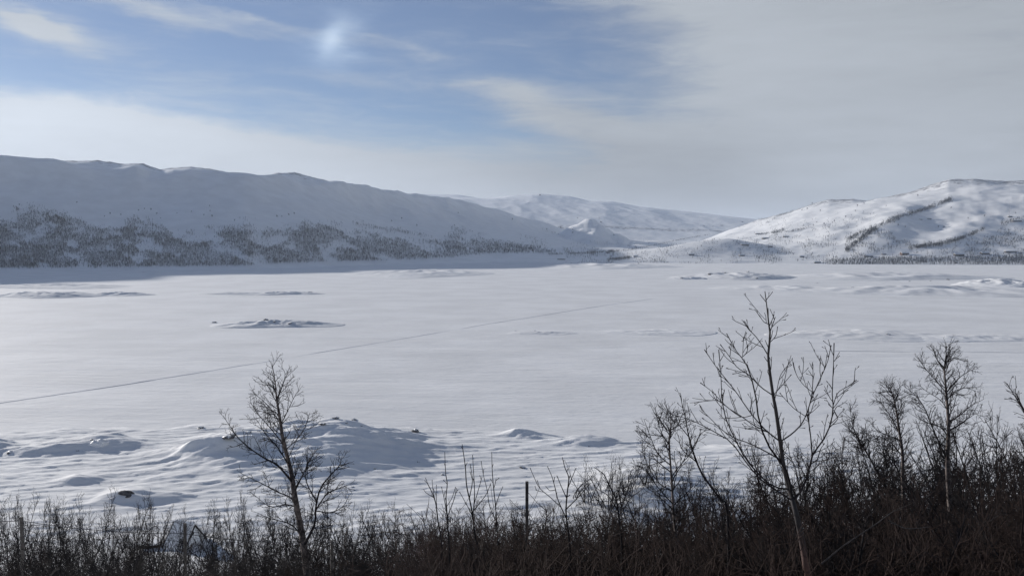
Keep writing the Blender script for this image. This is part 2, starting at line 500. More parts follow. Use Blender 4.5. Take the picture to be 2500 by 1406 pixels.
    pyr = 158 * np.maximum(0, 1 - pr) ** 1.25
    V = V + pyr + kn(1600, 4300, 36, 170, 250) + kn(1560, 3900, 26, 120, 200)
    H = smax(V, A, 7.0)
    H = smax(H, Bz, 14.0)
    H = smax(H, Cz, 9.0)
    H = H + 1.2 * fbm(X / 60, Y / 60, 3) * sstep(30, 200, Y - Ys)
    return -4 + (H + 4) * edge


pxs = np.concatenate([np.linspace(-2480, -620, 90), np.arange(-600, 3100, 4.2), np.linspace(3140, 4900, 80)])
us = (pxs - 1250) / F
Yg = np.concatenate([np.linspace(760, 1340, 24), 1350 * np.exp(np.linspace(0, math.log(16500 / 1350), 400))])
U, YY = np.meshgrid(us, Yg)
ZH = hills_z(U, YY)
XH = U * YY
keep = ~((YY < 1345) & (U > -0.60)) & (np.abs(XH) < 19500) & ~((ZH < -3.9) & (YY < 3000))
me = grid_mesh('hills', XH, YY, ZH, [M_hill], keep)
# bare ground shows on the wind-swept crests
gy = np.gradient(ZH, axis=0) / np.gradient(YY, axis=0)
crest = 0.7 * np.exp(-(((YY - ip(1250 + F * U, L_YC)) / 120)) ** 2) + 0.75 * np.exp(-(((YY - ip(1250 + F * U, [(1850, 4300), (2100, 4000), (2600, 3700)])) / 240)) ** 2) * (U > 0.28)
at_ = me.attributes.new('rock', 'FLOAT', 'POINT')
at_.data.foreach_set('value', np.clip(crest * 0.8, 0, 1).astype(np.float32).ravel())
hills = tag(obj('hills', me), kind='structure', label='snow-covered fells around the frozen lake')

# --- frozen lake: one sheet to the edge of the built world
lx = np.concatenate([np.linspace(-19500, -2500, 18), np.linspace(-2300, 2300, 140), np.linspace(2500, 19500, 18)])
ly = np.concatenate([np.linspace(-1500, 120, 10), np.linspace(140, 900, 150), np.linspace(920, 2600, 90), np.linspace(2900, 17000, 30)])
LXg, LYg = np.meshgrid(lx, ly)
LZ = 0.22 * fbm(LXg / 90, LYg / 60, 4) * (LYg > 130) * (LYg < 2700) - 0.1
lake = tag(obj('frozen_lake', grid_mesh('frozen_lake', LXg, LYg, LZ, [M_lake])), kind='structure', label='wide frozen lake under wind-packed snow')


# --- foreshore and the slope below the camera
def shore_near(x):
    return ip(x, [(-400, 190), (-140, 214), (-100, 222), (-50, 226), (-5, 214), (30, 204), (80, 196), (400, 180)])


def g(x, Y):
    x = np.asarray(x, float); Y = np.asarray(Y, float)
    z = ip(Y, [(-80, 62), (-30, 53), (-4, 48.5), (4, 46.6), (9, 44.4), (20, 41.0), (40, 31.3), (60, 22.5), (80, 13.2), (95, 7.4), (108, 3.6), (125, 2.3), (160, 1.7), (200, 1.2), (460, 1.0)])
    z = z + 0.35 * fbm(x / 9, Y / 9, 3) * sstep(110, 60, Y)
    xo, Yo = x, Y
    x = xo + 3.5 * fbm(xo / 14 + 3, Yo / 9, 4); Y = Yo + 2.5 * fbm(xo / 12 - 7, Yo / 8, 4)
    def kn(xc, yc, h, sxl, sxr, syf, syb):
        sx_ = np.where(x < xc, sxl, sxr); sy_ = np.where(Y < yc, syf, syb)
        return h * np.exp(-((x - xc) / sx_) ** 2 - ((Y - yc) / sy_) ** 2)
    K = kn(-45, 196, 5.0, 27, 17, 30, 9) + kn(-66, 184, 1.8, 12, 12, 10, 8) + kn(-28, 190, 1.2, 12, 10, 8, 7)
    K = K + kn(-101, 196, 2.0, 9, 8, 4, 4) + kn(-108, 190, 1.4, 10, 12, 4, 4) + kn(-93, 190, 1.5, 6, 7, 3, 5) + kn(-126, 192, 1.8, 6, 5, 4, 4)
    K = K + kn(2, 206, 1.5, 5, 7, 3, 3) + kn(17, 199, 1.4, 6, 9, 4, 3) + kn(25, 158, 2.0, 10, 12, 14, 12)
    K = K + kn(-70, 180, 1.4, 4, 12, 3, 4) + kn(-88, 163, 0.9, 3, 4, 2, 4) + kn(-73, 150, 1.2, 6, 7, 3, 5)
    x, Y = xo, Yo
    z = z + K
    near = sstep(112, 135, Y)
    a = 0.55; c_, s_ = math.cos(a * 0.35), math.sin(a * 0.35)
    xr = x * c_ + Y * s_; yr = -x * s_ + Y * c_
    z = z + near * (0.20 * ridged(xr / 30, yr / 8, 5) * (0.6 + 0.25 * K) + 0.11 * K * ridged(xr / 17 + 5, yr / 6, 4) + (0.05 + 0.05 * K) * fbm(xr / 7, yr / 2.4, 4) + 0.30 * np.maximum(0, ridged(xr / 13 + 2, yr / 3.6, 3) - 0.75) - 0.15)
    e = sstep(12, -10, Y - shore_near(x) + 5 * fbm(x / 22, Y / 22, 3))
    return -2.2 + (z + 2.2) * e


gx = np.concatenate([np.linspace(-430, -165, 25), np.arange(-160, 100, 0.8), np.linspace(104, 430, 40)])
gy_ = np.concatenate([np.linspace(-80, -4, 14), np.arange(-2, 110, 2.0), np.arange(111, 262, 0.6), np.linspace(266, 460, 12)])
GX, GY = np.meshgrid(gx, gy_)
GZ = g(GX, GY)
kp = ~(GZ < -2.1)
fs = tag(obj('snowy_shore', grid_mesh('snowy_shore', GX, GY, GZ, [M_near], kp)), kind='structure', label='drifted snowy shore and wooded slope')


# --- low islets and bars standing out of the lake snow
def islet(px, ybase, w_px, h_px, label, seed, ragged=0.35, deep=0.5):
    Yb = F * CAMZ / (ybase - 600.0)
    w = w_px / F * Yb; h = h_px / F * Yb
    dp = max(w * deep, 6 * h)
    cx = (px - 1250) / F * Yb; cy = Yb + dp * 0.45
    nx, ny = 110, 46
    X, Yl = np.meshgrid(np.linspace(-1.25, 1.25, nx), np.linspace(-1.3, 1.3, ny))
    r2 = X ** 2 + (Yl * (1 + 0.25 * np.sin(X * 3 + seed))) ** 2
    env = np.clip(1 - r2, 0, 1) ** 1.1
    z = h * 0.62 * env * (0.55 + ragged * 0.9 * ridged(X * 2.2 + seed * 3.1, Yl * 1.3 + seed, 5)) + h * 0.05 * fbm(X * 9 + seed, Yl * 5, 3) * env
    z = np.maximum(z, 0) - 0.6 * (r2 > 0.98) - 0.15
    me = grid_mesh('islet', X * w / 2, Yl * dp / 2, z, [M_near])
    o = obj('islet', me, loc=(cx, cy, 0))
    tag(o, label, None, kind='structure')
    return o


islet(655, 801, 345, 17, 'snowy rocky islet in the middle left of the lake', 1, 0.5)
islet(1330, 818, 190, 6, 'low snow bar on the lake, left of the pair', 2, 0.4)
islet(1610, 819, 330, 7, 'long low snow bar behind the tall sapling', 3, 0.4)
islet(2150, 830, 500, 12, 'long low snow bar near the right edge of the lake', 4, 0.4)
islet(2440, 836, 420, 10, 'faint snow bar at the right edge of the lake', 14, 0.4)
islet(1830, 682, 350, 26, 'broad snow-covered islet before the right shore', 5, 0.25, 0.7)
islet(1690, 682, 120, 8, 'small drift islet beside the broad islet', 6, 0.4)
islet(690, 720, 190, 9, 'thin spit with dark edge on the left of the lake', 7, 0.5)
islet(560, 720, 200, 7, 'flat spit joining the thin spit on the left', 8, 0.4)
islet(270, 722, 180, 11, 'small round mound on the left part of the lake', 9, 0.4)
islet(60, 727, 330, 18, 'long mound at the left edge of the lake', 10, 0.4)
islet(60, 705, 420, 12, 'second mound line at the left edge of the lake', 15, 0.4)
islet(1000, 676, 420, 14, 'flat snowy foreland below the left forest', 11, 0.5, 1.2)
islet(1500, 656, 420, 12, 'drifted foreland in the valley mouth', 12, 0.5, 1.0)
islet(2250, 684, 640, 22, 'rolling foreland before the right shore', 13, 0.35, 0.6)
islet(2330, 722, 700, 22, 'drifted flats along the right shore', 16, 0.45, 0.6)
islet(1960, 712, 400, 9, 'low drifted flats right of the valley mouth', 17, 0.5, 0.8)
islet(2500, 700, 260, 30, 'snow rise at the right edge below the forest', 18, 0.25, 0.6)


# --- snowmobile trail across the lake: two packed ruts with side berms
def trail(pts, width, name, label):
    P = []
    for (px, py) in pts:
        Y = F * CAMZ / (py - 600.0); P.append(((px - 1250) / F * Y, Y))
    P = np.array(P)
    s = np.linspace(0, 1, 160); tt = np.linspace(0, 1, len(P))
    X = np.interp(s, tt, P[:, 0]); Y = np.interp(s, tt, P[:, 1])
    X = X + 0.5 * perlin(s * 14, s * 0 + 0.3)
    T = np.stack([np.gradient(X), np.gradient(Y)], 1); T /= np.linalg.norm(T, axis=1)[:, None]
    N = np.stack([-T[:, 1], T[:, 0]], 1)
    prof = [(-1.0, -0.12), (-0.8, 0.16), (-0.6, 0.19), (-0.45, 0.02), (-0.1, 0.02), (0.0, 0.05), (0.1, 0.02), (0.45, 0.02), (0.6, 0.2), (0.8, 0.17), (1.0, -0.12)]
    z0 = 0.22 * fbm(X / 90, Y / 60, 4) - 0.1
    A = np.array(prof)
    GXt = X[:, None] + N[:, :1] * A[None, :, 0] * width / 2
    GYt = Y[:, None] + N[:, 1:] * A[None, :, 0] * width / 2
    GZt = z0[:, None] + A[None, :, 1] * 0.20 + 0.035
    m = plain('packed_trail_snow', (0.73, 0.735, 0.75), 0.6, 0.06, 1.0, 0.3)
    return tag(obj(name, grid_mesh(name, GXt, GYt, GZt, [m])), label=label, kind='structure')


trail([(-60, 993), (300, 940), (640, 885), (980, 827), (1240, 783), (1500, 742), (1600, 729)], 0.9, 'snowmobile_trail', 'narrow packed trail running across the frozen lake')
trail([(1900, 858), (2100, 858), (2300, 860), (2540, 862)], 0.5, 'old_ski_track', 'faint old ski track on the right of the lake')


# ------------------------------------------------------------------ haze
hm = bpy.data.materials.new('haze'); hm.use_nodes = True
hm.node_tree.nodes.clear()
pv = hm.node_tree.nodes.new('ShaderNodeVolumePrincipled')
pv.inputs['Color'].default_value = (0.72, 0.83, 1.0, 1)
pv.inputs['Density'].default_value = 3.7e-5
pv.inputs['Anisotropy'].default_value = 0.25
ho = hm.node_tree.nodes.new('ShaderNodeOutputMaterial')
hm.node_tree.links.new(pv.outputs[0], ho.inputs['Volume'])
hz = Poly().box(-19900, 19900, -1900, 17400, -8, float(np.nanmax(ZH)) + 25).build('haze', hm)
tag(hz, 'thin pale winter haze over the whole valley', kind='stuff')


# ------------------------------------------------------------------ finding the ground along a line of sight
def find_ground(px, py):
    """world points on the hills seen at the photo points (vectorised); NaN where none"""
    px = np.asarray(px, float); py = np.asarray(py, float)
    out = np.full((len(px), 3), np.nan)
    col_ = np.clip(np.searchsorted(pxs, px), 1, len(pxs) - 1)
    f = (px - pxs[col_ - 1]) / (pxs[col_] - pxs[col_ - 1])
    for i in range(0, len(px), 4000):
        k = slice(i, i + 4000)
        Zc = ZH[:, col_[k] - 1] * (1 - f[k]) + ZH[:, col_[k]] * f[k]
        ray = CAMZ + Yg[:, None] * ((600 - py[k]) / F)[None]
        dlt = Zc - ray
        hit = dlt >= 0
        idx = np.maximum(hit.argmax(0), 1); ok = hit.any(0)
        ar = np.arange(len(idx))
        d1 = dlt[idx, ar]; d0 = dlt[idx - 1, ar]
        t = np.clip(-d0 / np.where(d1 - d0 == 0, 1, d1 - d0), 0, 1)
        Yh = Yg[idx - 1] + (Yg[idx] - Yg[idx - 1]) * t
        Zh = Zc[idx - 1, ar] + (Zc[idx, ar] - Zc[idx - 1, ar]) * t
        u = (px[k] - 1250) / F
        out[k] = np.where(ok[:, None], np.stack([u * Yh, Yh, Zh], 1), np.nan)
    return out


# ------------------------------------------------------------------ far trees
def far_tree_template(seed, n=9):
    r = np.random.RandomState(seed)
    V = []; T = []
    def tri(a, c, d): 
        k = len(V); V.extend([a, c, d]); T.append((k, k + 1, k + 2))
    # trunk: two crossing tapered blades
    for ax in ((1, 0), (0, 1)):
        w = 0.022
        tri((-w * ax[0], -w * ax[1], 0), (w * ax[0], w * ax[1], 0), (0, 0, 1.0))
    for i in range(n):
        h0 = r.uniform(0.12, 0.7); an = r.uniform(0, 2 * math.pi)
        rad = 0.26 * math.sin(math.pi * min(1, (h0 + 0.25))) * r.uniform(0.5, 1.1)
        x = math.cos(an) * rad; y = math.sin(an) * rad
        dz = r.uniform(0.16, 0.34)
        w = r.uniform(0.02, 0.042); px_, py_ = -math.sin(an) * w, math.cos(an) * w
        tri((0, 0, h0), (x + px_, y + py_, h0 + dz), (x - px_, y - py_, h0 + dz * 0.8))
        tri((x * 0.4, y * 0.4, h0 + dz * 0.3), (x * 1.1 + w, y * 1.1, h0 + dz * 0.9), (x * 0.9, y * 0.9 + w, h0 + dz * 1.3))
    return np.array(V, np.float32), np.array(T, np.int32)


TPL = [far_tree_template(i, 7) for i in range(10)]


def join_trees(name, P, H, mat, wide=1.0, seed=0):
    r = np.random.RandomState(seed)
    Vs = []; Ts = []; off = 0
    k = r.randint(0, len(TPL), len(P)); an = r.uniform(0, 2 * np.pi, len(P))
    for t in range(len(TPL)):
        s = k == t
        if not s.any(): continue
        V, T = TPL[t]; p = P[s]; h = H[s]; a = an[s]
        ca, sa = np.cos(a)[:, None], np.sin(a)[:, None]
        x = (V[None, :, 0] * ca - V[None, :, 1] * sa) * h[:, None] * wide + p[:, 0:1]
        y = (V[None, :, 0] * sa + V[None, :, 1] * ca) * h[:, None] * wide + p[:, 1:2]
        z = V[None, :, 2] * h[:, None] + p[:, 2:3] - 0.3
        vv = np.stack([x, y, z], -1).reshape(-1, 3)
        tt = (T[None] + (np.arange(len(p)) * len(V))[:, None, None]).reshape(-1, 3) + off
        off += len(vv); Vs.append(vv); Ts.append(tt)
    return mesh_np(name, np.concatenate(Vs), None, np.concatenate(Ts), smooth=False, mats=[mat])


def sample_field(n, x0, x1, y0, y1, dens, seed):
    r = np.random.RandomState(seed)
    px = r.uniform(x0, x1, n); py = r.uniform(y0, y1, n)
    d = dens(px, py)
    s = r.uniform(0, 1, n) < d
    return px[s], py[s]


def strip(pts, half, n, seed, sp=1.0):
    r = np.random.RandomState(seed); pts = np.array(pts, float)
    t = r.uniform(0, 1, n) ** sp
    t = t[fbm(t * 9 + seed, t * 0 + seed * 0.37, 3) > r.uniform(-0.9, 0.25, n)]; n = len(t)
    half = half * (0.45 + 1.0 * np.abs(perlin(t * 7 + seed, t * 0 + 0.5)))
    tt = np.linspace(0, 1, len(pts))
    return np.interp(t, tt, pts[:, 0]) + r.normal(0, half * 0.5, n), np.interp(t, tt, pts[:, 1]) + r.normal(0, half * 0.5, n)


def left_dens(px, py):
    top = ip(px, [(-80, 515), (0, 520), (60, 512), (100, 508), (200, 535), (290, 552), (340, 525), (390, 540), (440, 560), (520, 560), (600, 530), (680, 555), (730, 540), (790, 540), (870, 548), (960, 560), (1080, 575), (1130, 556), (1200, 570), (1300, 582), (1360, 590), (1450, 602), (1500, 612)])
    bot = ip(px, [(-80, 660), (300, 656), (600, 652), (700, 645), (850, 642), (950, 640), (1100, 632), (1200, 622), (1400, 622), (1500, 630)])
    a = sstep(0, 34, py - top + 16 * fbm(px / 60, py / 22, 3)); c = sstep(0, 6, bot - py)
    q = px * 0.42 - py * 1.0
    pat = fbm((px + py * 0.6) / 95 + 2, q / 36, 4)
    fine = fbm(px / 28 + 8, py / 14, 3)
    d = sstep(-0.16, 0.26, pat + 0.45 * fine + 0.25 * ip(px, [(0, 0.6), (500, 0.6), (900, 0.5), (1500, 0.3)]) + 0.30 * sstep(0, 60, py - top) - 0.06 + 0.22 * sstep(1100, 1300, px))
    return a * c * (0.10 + 0.90 * d)


tl = [sample_field(92000, -80, 1500, 505, 662, left_dens, 1)]
tl.append(strip([(70, 508), (150, 530), (230, 560), (290, 585)], 14, 500, 5))
tl.append(strip([(865, 548), (960, 565), (1060, 580)], 7, 260, 6))
tl.append(strip([(1320, 560), (1380, 580)], 4, 30, 7))
lp = np.concatenate([t_[0] for t_ in tl]); lq = np.concatenate([t_[1] for t_ in tl])
P = find_ground(lp, lq); P = P[~np.isnan(P[:, 0])]
r_ = np.random.RandomState(3)
Hh = r_.uniform(5.5, 9.5, len(P)) * np.clip(P[:, 1] / 2300, 0.8, 1.25)
tag(obj('birch_forest', join_trees('birch_forest', P, Hh * (1 + 0.35 * fbm(P[:, 0] / 90, P[:, 1] / 90, 2)), M_far, 0.66, 1)), 'dark bare birch forest covering the foot of the left mountain', 'forest', kind='stuff')
N_LEFT = len(P)


def mid_dens(px, py):
    a = sstep(612, 622, py) * sstep(650, 640, py) * (px < 1700) + 0.8 * sstep(570, 590, py) * sstep(650, 640, py) * (px > 1540) * (px < 1920)
    return np.clip(a, 0, 1) * sstep(-0.35, 0.5, fbm(px / 50, py / 14, 4)) * 0.75


tm = [sample_field(7000, 1380, 1960, 560, 650, mid_dens, 9)]
tm.append(strip([(1480, 618), (1560, 608), (1640, 590), (1690, 580), (1738, 572)], 2.5, 700, 10))
tm.append(strip([(1340, 622), (1430, 620), (1500, 614)], 3, 420, 12))
tm.append(strip([(1485, 636), (1540, 630)], 7, 420, 11))
tm.append(strip([(1440, 590), (1530, 600), (1560, 604)], 8, 120, 13))
mp_ = np.concatenate([t_[0] for t_ in tm]); mq = np.concatenate([t_[1] for t_ in tm])
P = find_ground(mp_, mq); P = P[~np.isnan(P[:, 0])]
tag(obj('valley_scrub', join_trees('valley_scrub', P, r_.uniform(5, 9, len(P)), M_far, 0.8, 2)), 'sparse birch scrub over the low knolls in the valley mouth', 'scrub', kind='stuff')


def right_dens(px, py):
    band = sstep(628, 634, py + ip(px, [(1990, -8), (2100, 0), (2500, 4)])) * sstep(649, 645, py) * sstep(2000, 2040, px) * ip(px, [(2000, 1), (2150, 0.95), (2300, 0.7), (2500, 0.8)])
    slope = sstep(0, 30, py - ip(px, [(2080, 640), (2200, 612), (2330, 596), (2400, 560), (2500, 545)])) * sstep(645, 635, py) * (px > 2080) * 0.45 * sstep(-0.5, 0.4, fbm(px / 40, py / 20, 4))
    sc = 0.30 * sstep(530, 580, py) * sstep(645, 630, py) * (px > 1840) * (px < 2120) * sstep(-0.1, 0.5, fbm(px / 40 + 3, py / 16, 4))
    fan = 0.65 * sstep(0, 14, py - ip(px, [(2070, 610), (2150, 552), (2200, 580), (2290, 610)])) * sstep(0, 20, ip(px, [(2070, 640), (2200, 612), (2290, 612)]) - py) * (px > 2065) * (px < 2290) * sstep(-0.3, 0.5, fbm(px / 26, py / 20, 4))
    return np.clip(band + slope + sc + fan, 0, 1)


tr_ = [sample_field(27000, 1840, 2560, 535, 652, right_dens, 21)]
tr_.append(strip([(2318, 488), (2250, 514), (2195, 530), (2146, 551)], 8, 1700, 22, 1.3))
tr_.append(strip([(2140, 556), (2105, 580), (2066, 612)], 9, 1500, 23))
tr_.append(strip([(2130, 558), (2092, 572), (2068, 588)], 7, 420, 27))
tr_.append(strip([(2400, 560), (2350, 582), (2290, 598), (2220, 606)], 7, 1300, 24, 0.8))
tr_.append(strip([(1935, 514), (1900, 528), (1868, 546)], 2.5, 160, 25))
tr_.append(strip([(1968, 558), (1930, 566), (1880, 570), (1850, 574)], 3, 240, 26))
tr_.append(strip([(1915, 560), (1885, 570)], 6, 200, 28))
tr_.append(strip([(2440, 548), (2480, 536), (2540, 534)], 6, 300, 29))
tr_.append(strip([(2140, 530), (2070, 545), (2010, 560), (1900, 540)], 26, 130, 30))
rp = np.concatenate([t_[0] for t_ in tr_]); rq = np.concatenate([t_[1] for t_ in tr_])
P = find_ground(rp, rq); P = P[~np.isnan(P[:, 0])]
tag(obj('hillside_birch_wood', join_trees('hillside_birch_wood', P, r_.uniform(5, 9.5, len(P)), M_far, 0.9, 4)), 'bare birch wood in strips on the right hillside and shore', 'forest', kind='stuff')

# lone trees one can pick out above the treeline (each its own object)
lone_me = [mesh_np('lone_birch', TPLv, None, TPLt, smooth=False, mats=[M_far]) for TPLv, TPLt in [far_tree_template(50 + i, 22) for i in range(5)]]
lone = [(38, 506), (52, 503), (44, 508), (192, 497), (258, 530), (272, 524), (298, 527), (342, 516), (356, 512), (372, 514), (330, 527), (386, 524), (395, 535), (435, 522), (470, 519), (515, 505),
        (516, 517), (500, 527), (520, 530), (575, 540), (678, 531), (690, 530), (707, 527), (720, 524), (560, 560), (1119, 522), (1018, 553), (957, 542), (958, 557), (982, 536), (1110, 552), (1251, 538),
        (1335, 562), (1368, 558), (1398, 563), (1398, 570), (1462, 533), (1467, 546), (1410, 535), (1498, 576)]
lone_r = [(2288, 556), (2302, 557), (2318, 510), (2236, 480), (2160, 505), (2090, 505), (2190, 552), (2208, 556), (2062, 532), (2035, 542), (2030, 545), (1992, 545), (1984, 552), (2085, 517), (2000, 517),
          (2360, 535), (2440, 560), (2475, 522), (2400, 530), (1980, 500), (2106, 499), (1968, 512), (1955, 515), (2010, 549), (2022, 556)]
for lst, lab, grp in ((lone, 'lone dark birch standing above the treeline of the left mountain', 'lone birches above the left treeline'),
                      (lone_r, 'lone dark birch on the open snow of the right hillside', 'lone birches on the right hillside')):
    pts_ = find_ground([a for a, _ in lst], [c for _, c in lst])
    for i, p in enumerate(pts_):
        if np.isnan(p[0]): continue
        o = obj('lone_birch', lone_me[i % 5], loc=(p[0], p[1], p[2] - 0.2))
        s = random.uniform(5, 8.5) * p[1] / 2600
        o.scale = (s * 1.5, s * 1.5, s); o.rotation_euler = (0, 0, random.uniform(0, 6))
        tag(o, lab, 'tree', grp)


# ------------------------------------------------------------------ rocks
def rock_mesh(seed, cap=True):
    """angular boulder with snow lying on its top faces"""
    r = random.Random(seed)
    import bmesh
    bm = bmesh.new()
    bmesh.ops.create_icosphere(bm, subdivisions=3, radius=1.0)
    for v in bm.verts:
        c = v.co
        n = perlin(np.array([c.x * 1.3 + seed * 7.7]), np.array([c.y * 1.3 + c.z * 1.9]))[0]
        n2 = perlin(np.array([c.x * 3.1 + seed]), np.array([c.y * 3.4 - c.z * 3.0]))[0]
        f = 1 + 0.35 * n + 0.14 * n2
        v.co = Vector((c.x * f, c.y * f * 0.8, max(c.z, -0.35) * f * 0.62))
    for f in bm.faces:
        f.normal_update()
        f.material_index = 1 if (cap and f.normal.z > 0.62 + 0.2 * math.sin(f.calc_center_median().x * 5 + seed)) else 0
        f.smooth = False
    me = bpy.data.meshes.new('rock'); bm.to_mesh(me); bm.free()
    me.materials.append(M_rock); me.materials.append(M_snowcap)
    return me


def lake_pt(px, py, z=0.0):
    Y = F * (CAMZ - z) / (py - 600.0)
    return Vector(((px - 1250) / F * Y, Y, z))


def shore_hit(px, py):
    """ground point of the near shore seen at a photo point"""
    Ys = np.linspace(104, 330, 1200)
    x = (px - 1250) / F * Ys
    zz = np.maximum(g(x, Ys), -0.1)
    ray = CAMZ + Ys * (600 - py) / F
    i = int(np.argmax(zz >= ray))
    return Vector((x[i], Ys[i], zz[i]))


for i, (px, py, w, lab, cap) in enumerate([
        (816, 1024, 1.5, 'dark rock on the very top of the snowy knoll', True),
        (860, 1029, 2.2, 'flat dark rock just right of the knoll top', True),
        (782, 1040, 2.0, 'long dark rock left of the knoll top', True),
        (842, 1036, 0.7, 'tiny dark stone between the two rocks of the knoll top', True),
        (1010, 1057, 2.6, 'dark blocky rock on the right shoulder of the snowy knoll', True),
        (878, 1044, 0.7, 'small dark stone half buried in the middle of the knoll', True),
        (482, 1048, 1.9, 'slanting dark rock at the left foot of the snowy knoll', True),
        (548, 1076, 2.6, 'long dark rock behind the big branch of the tall birch', True),
        (600, 1060, 1.3, 'dark stone beside the upper twigs of the tall birch', True),
        (212, 1078, 1.0, 'dark rock edge under the snowy boulder by the lake', True),
        (176, 1106, 0.7, 'dark stone showing in the long mound by the lake', True),
        (8, 1110, 1.5, 'dark stone at the left edge of the shore', True),
        (294, 1212, 2.4, 'bare black rock above the left thicket', False),
        (300, 1220, 1.2, 'small black rock beside the bare black rock', False),
        (1019, 1134, 0.9, 'single dark stone on the open shore', True),
        (912, 1150, 0.7, 'small dark stone left of the single dark stone', True),
        (1078, 1165, 0.9, 'dark stone behind the thin upright shoot', True),
        (1276, 1148, 1.3, 'small stone in the snow above the wooden post', True),
        (855, 1197, 0.8, 'thin dark stone beside the tall birch on the shore', True),
        (1440, 1094, 0.5, 'tiny dark stone on the shore before the shrub bank', True)]):
    p = shore_hit(px, py)
    o = obj('rock', rock_mesh(i + 1, cap), loc=p)
    o.scale = (w * 0.55, w * 0.45, w * 0.33); o.rotation_euler = (0, 0.15 * math.sin(i), i * 1.3)
    tag(o, lab, 'rock')
p = shore_hit(231, 1086)
o = obj('boulder', rock_mesh(40, True), loc=p - Vector((0, 0, 0.6)))
o.scale = (2.4, 1.8, 2.4)
for k in range(2): o.data.materials[0 if k else 1] = M_snowcap
tag(o, 'rounded boulder wholly covered in snow on the left shore', 'boulder')

for i, (px, py, w, h, lab) in enumerate([
        (1735, 670, 9, 3.6, 'dark snow-streaked crag at the left end of the broad islet'),
        (1826, 664, 9, 3.2, 'dark crag on top of the broad islet'),
        (1848, 680, 8, 2.6, 'low dark rock at the foot of the broad islet'),
        (1771, 666, 4, 1.8, 'small dark stone between the two crags of the islet'),
        (1665, 680, 9, 3, 'snowy rock pile on the small drift islet'),
        (2221, 687, 5, 1.6, 'small dark rock on the snow flats below the red-brown cabin'),
        (2315, 683, 6.5, 2.4, 'pointed dark rock on the snow flats right of the middle'),
        (2272, 686, 5, 1.0, 'flat dark stone between the two rocks of the flats'),
        (2082, 702, 5, 1.0, 'flat dark stone on the near side of the snow flats'),
        (1996, 691, 3, 0.8, 'tiny dark stone right of the broad islet'),
        (2172, 817, 3.2, 1.1, 'dark stone on the long snow bar near the right edge'),
        (520, 788, 4.5, 1.5, 'dark rock on the left hump of the rocky islet'),
        (648, 781, 4.0, 1.4, 'dark rock on the summit of the rocky islet'),
        (668, 786, 3.0, 0.9, 'dark ledge just right of the islet summit'),
        (706, 790, 4.0, 0.9, 'flat dark ledge on the right slope of the rocky islet'),
        (757, 713, 6, 0.9, 'dark rock at the tip of the thin spit'),
        (1258, 808, 1.6, 0.5, 'left one of two tiny stones above the low snow bar'),
        (1306, 808, 1.6, 0.5, 'right one of two tiny stones above the low snow bar'),
        (349, 664, 3, 1.5, 'small black stone at the foot of the left forest')]):
    base = lake_pt(px, py + 6)
    dg = bpy.context.evaluated_depsgraph_get() if i == 0 else dg
    d = Vector(((px - 1250) / F, 1, (600 - py) / F)).normalized()
    ok, loc, *_ = S.ray_cast(dg, Vector((0, 0, CAMZ)) + d * 20, d)
    if ok and loc.y < 3000 and loc.y > 300: base = loc
    o = obj('rock', rock_mesh(i + 60, True), loc=base)
    o.scale = (w * 0.42, w * 0.34, h * 0.85); o.rotation_euler = (0, 0, i * 2.1)
    tag(o, lab, 'rock')


# ------------------------------------------------------------------ cabins on the far shore
def cabin(px, py, wpx, label, mat=None, h=3.0, rot=0.0, cabw=None, chimney=False, pos=None, roofh=1.6, nwin=3):
    if pos is None:
        q = find_ground([px], [py])[0]
        if np.isnan(q[0]): return
    else: q = pos
    w = wpx / F * q[1] * 0.95
    d = max(6.0, min(w * 0.55, 11))
    root = empty('cabin', (q[0], q[1] + 2, q[2] - 0.3), rot)
    tag(root, label, 'cabin', 'cabins around the lake')
    mat = mat or M_dark
    Poly().prism([(-w / 2, -d / 2, -1), (w / 2, -d / 2, -1), (w / 2, -d / 2, h), (-w / 2, -d / 2, h)], (0, d, 0)).build('wall', mat, root)
    gab = Poly()
    for s in (-1, 1):
        gab.prism([(s * w / 2, -d / 2, h), (s * w / 2, d / 2, h), (s * w / 2, 0, h + roofh)], (-s * 0.3, 0, 0))
    gab.build('gable', mat, root)
    ov = 0.7
    sl = roofh / (d / 2)
    rf = Poly()
    for s in (-1, 1):
        y0 = s * (d / 2 + ov); z0 = h - ov * sl + 0.02
        rf.prism([(-w / 2 - ov, y0, z0), (-w / 2 - ov, 0, h + roofh + 0.02), (-w / 2 - ov, 0, h + roofh + 0.2), (-w / 2 - ov, y0, z0 + 0.18)], (w + 2 * ov, 0, 0))
    r = rf.build('roof', M_dark, root)
    sn = Poly()
    for s in (-1, 1):
        y0 = s * (d / 2 + ov * 0.9); z0 = h - ov * 0.9 * sl + 0.21
        sn.prism([(-w / 2 - ov * .9, y0, z0), (-w / 2 - ov * .9, 0, h + roofh + 0.22), (-w / 2 - ov * .9, 0, h + roofh + 0.85), (-w / 2 - ov * .9, y0, z0 + 0.5)], (w + 1.8 * ov, 0, 0))
    sn.build('roof_snow', M_snowcap, r)
    for k in range(nwin):
        x = -w / 2 + w * (k + 0.5) / nwin
        fr = Poly().box(x - 0.95, x + 0.95, -d / 2 - 0.08, -d / 2 + 0.02, 0.95, 2.35).build('window', M_wood, root)
        Poly().box(x - 0.8, x + 0.8, -d / 2 - 0.11, -d / 2 - 0.085, 1.1, 2.2).build('pane', M_glass, fr)
    if chimney:
        Poly().box(w * 0.15, w * 0.15 + 0.9, -0.45, 0.45, h + roofh, h + roofh + 1.7).build('chimney', M_rock, r)
    return root


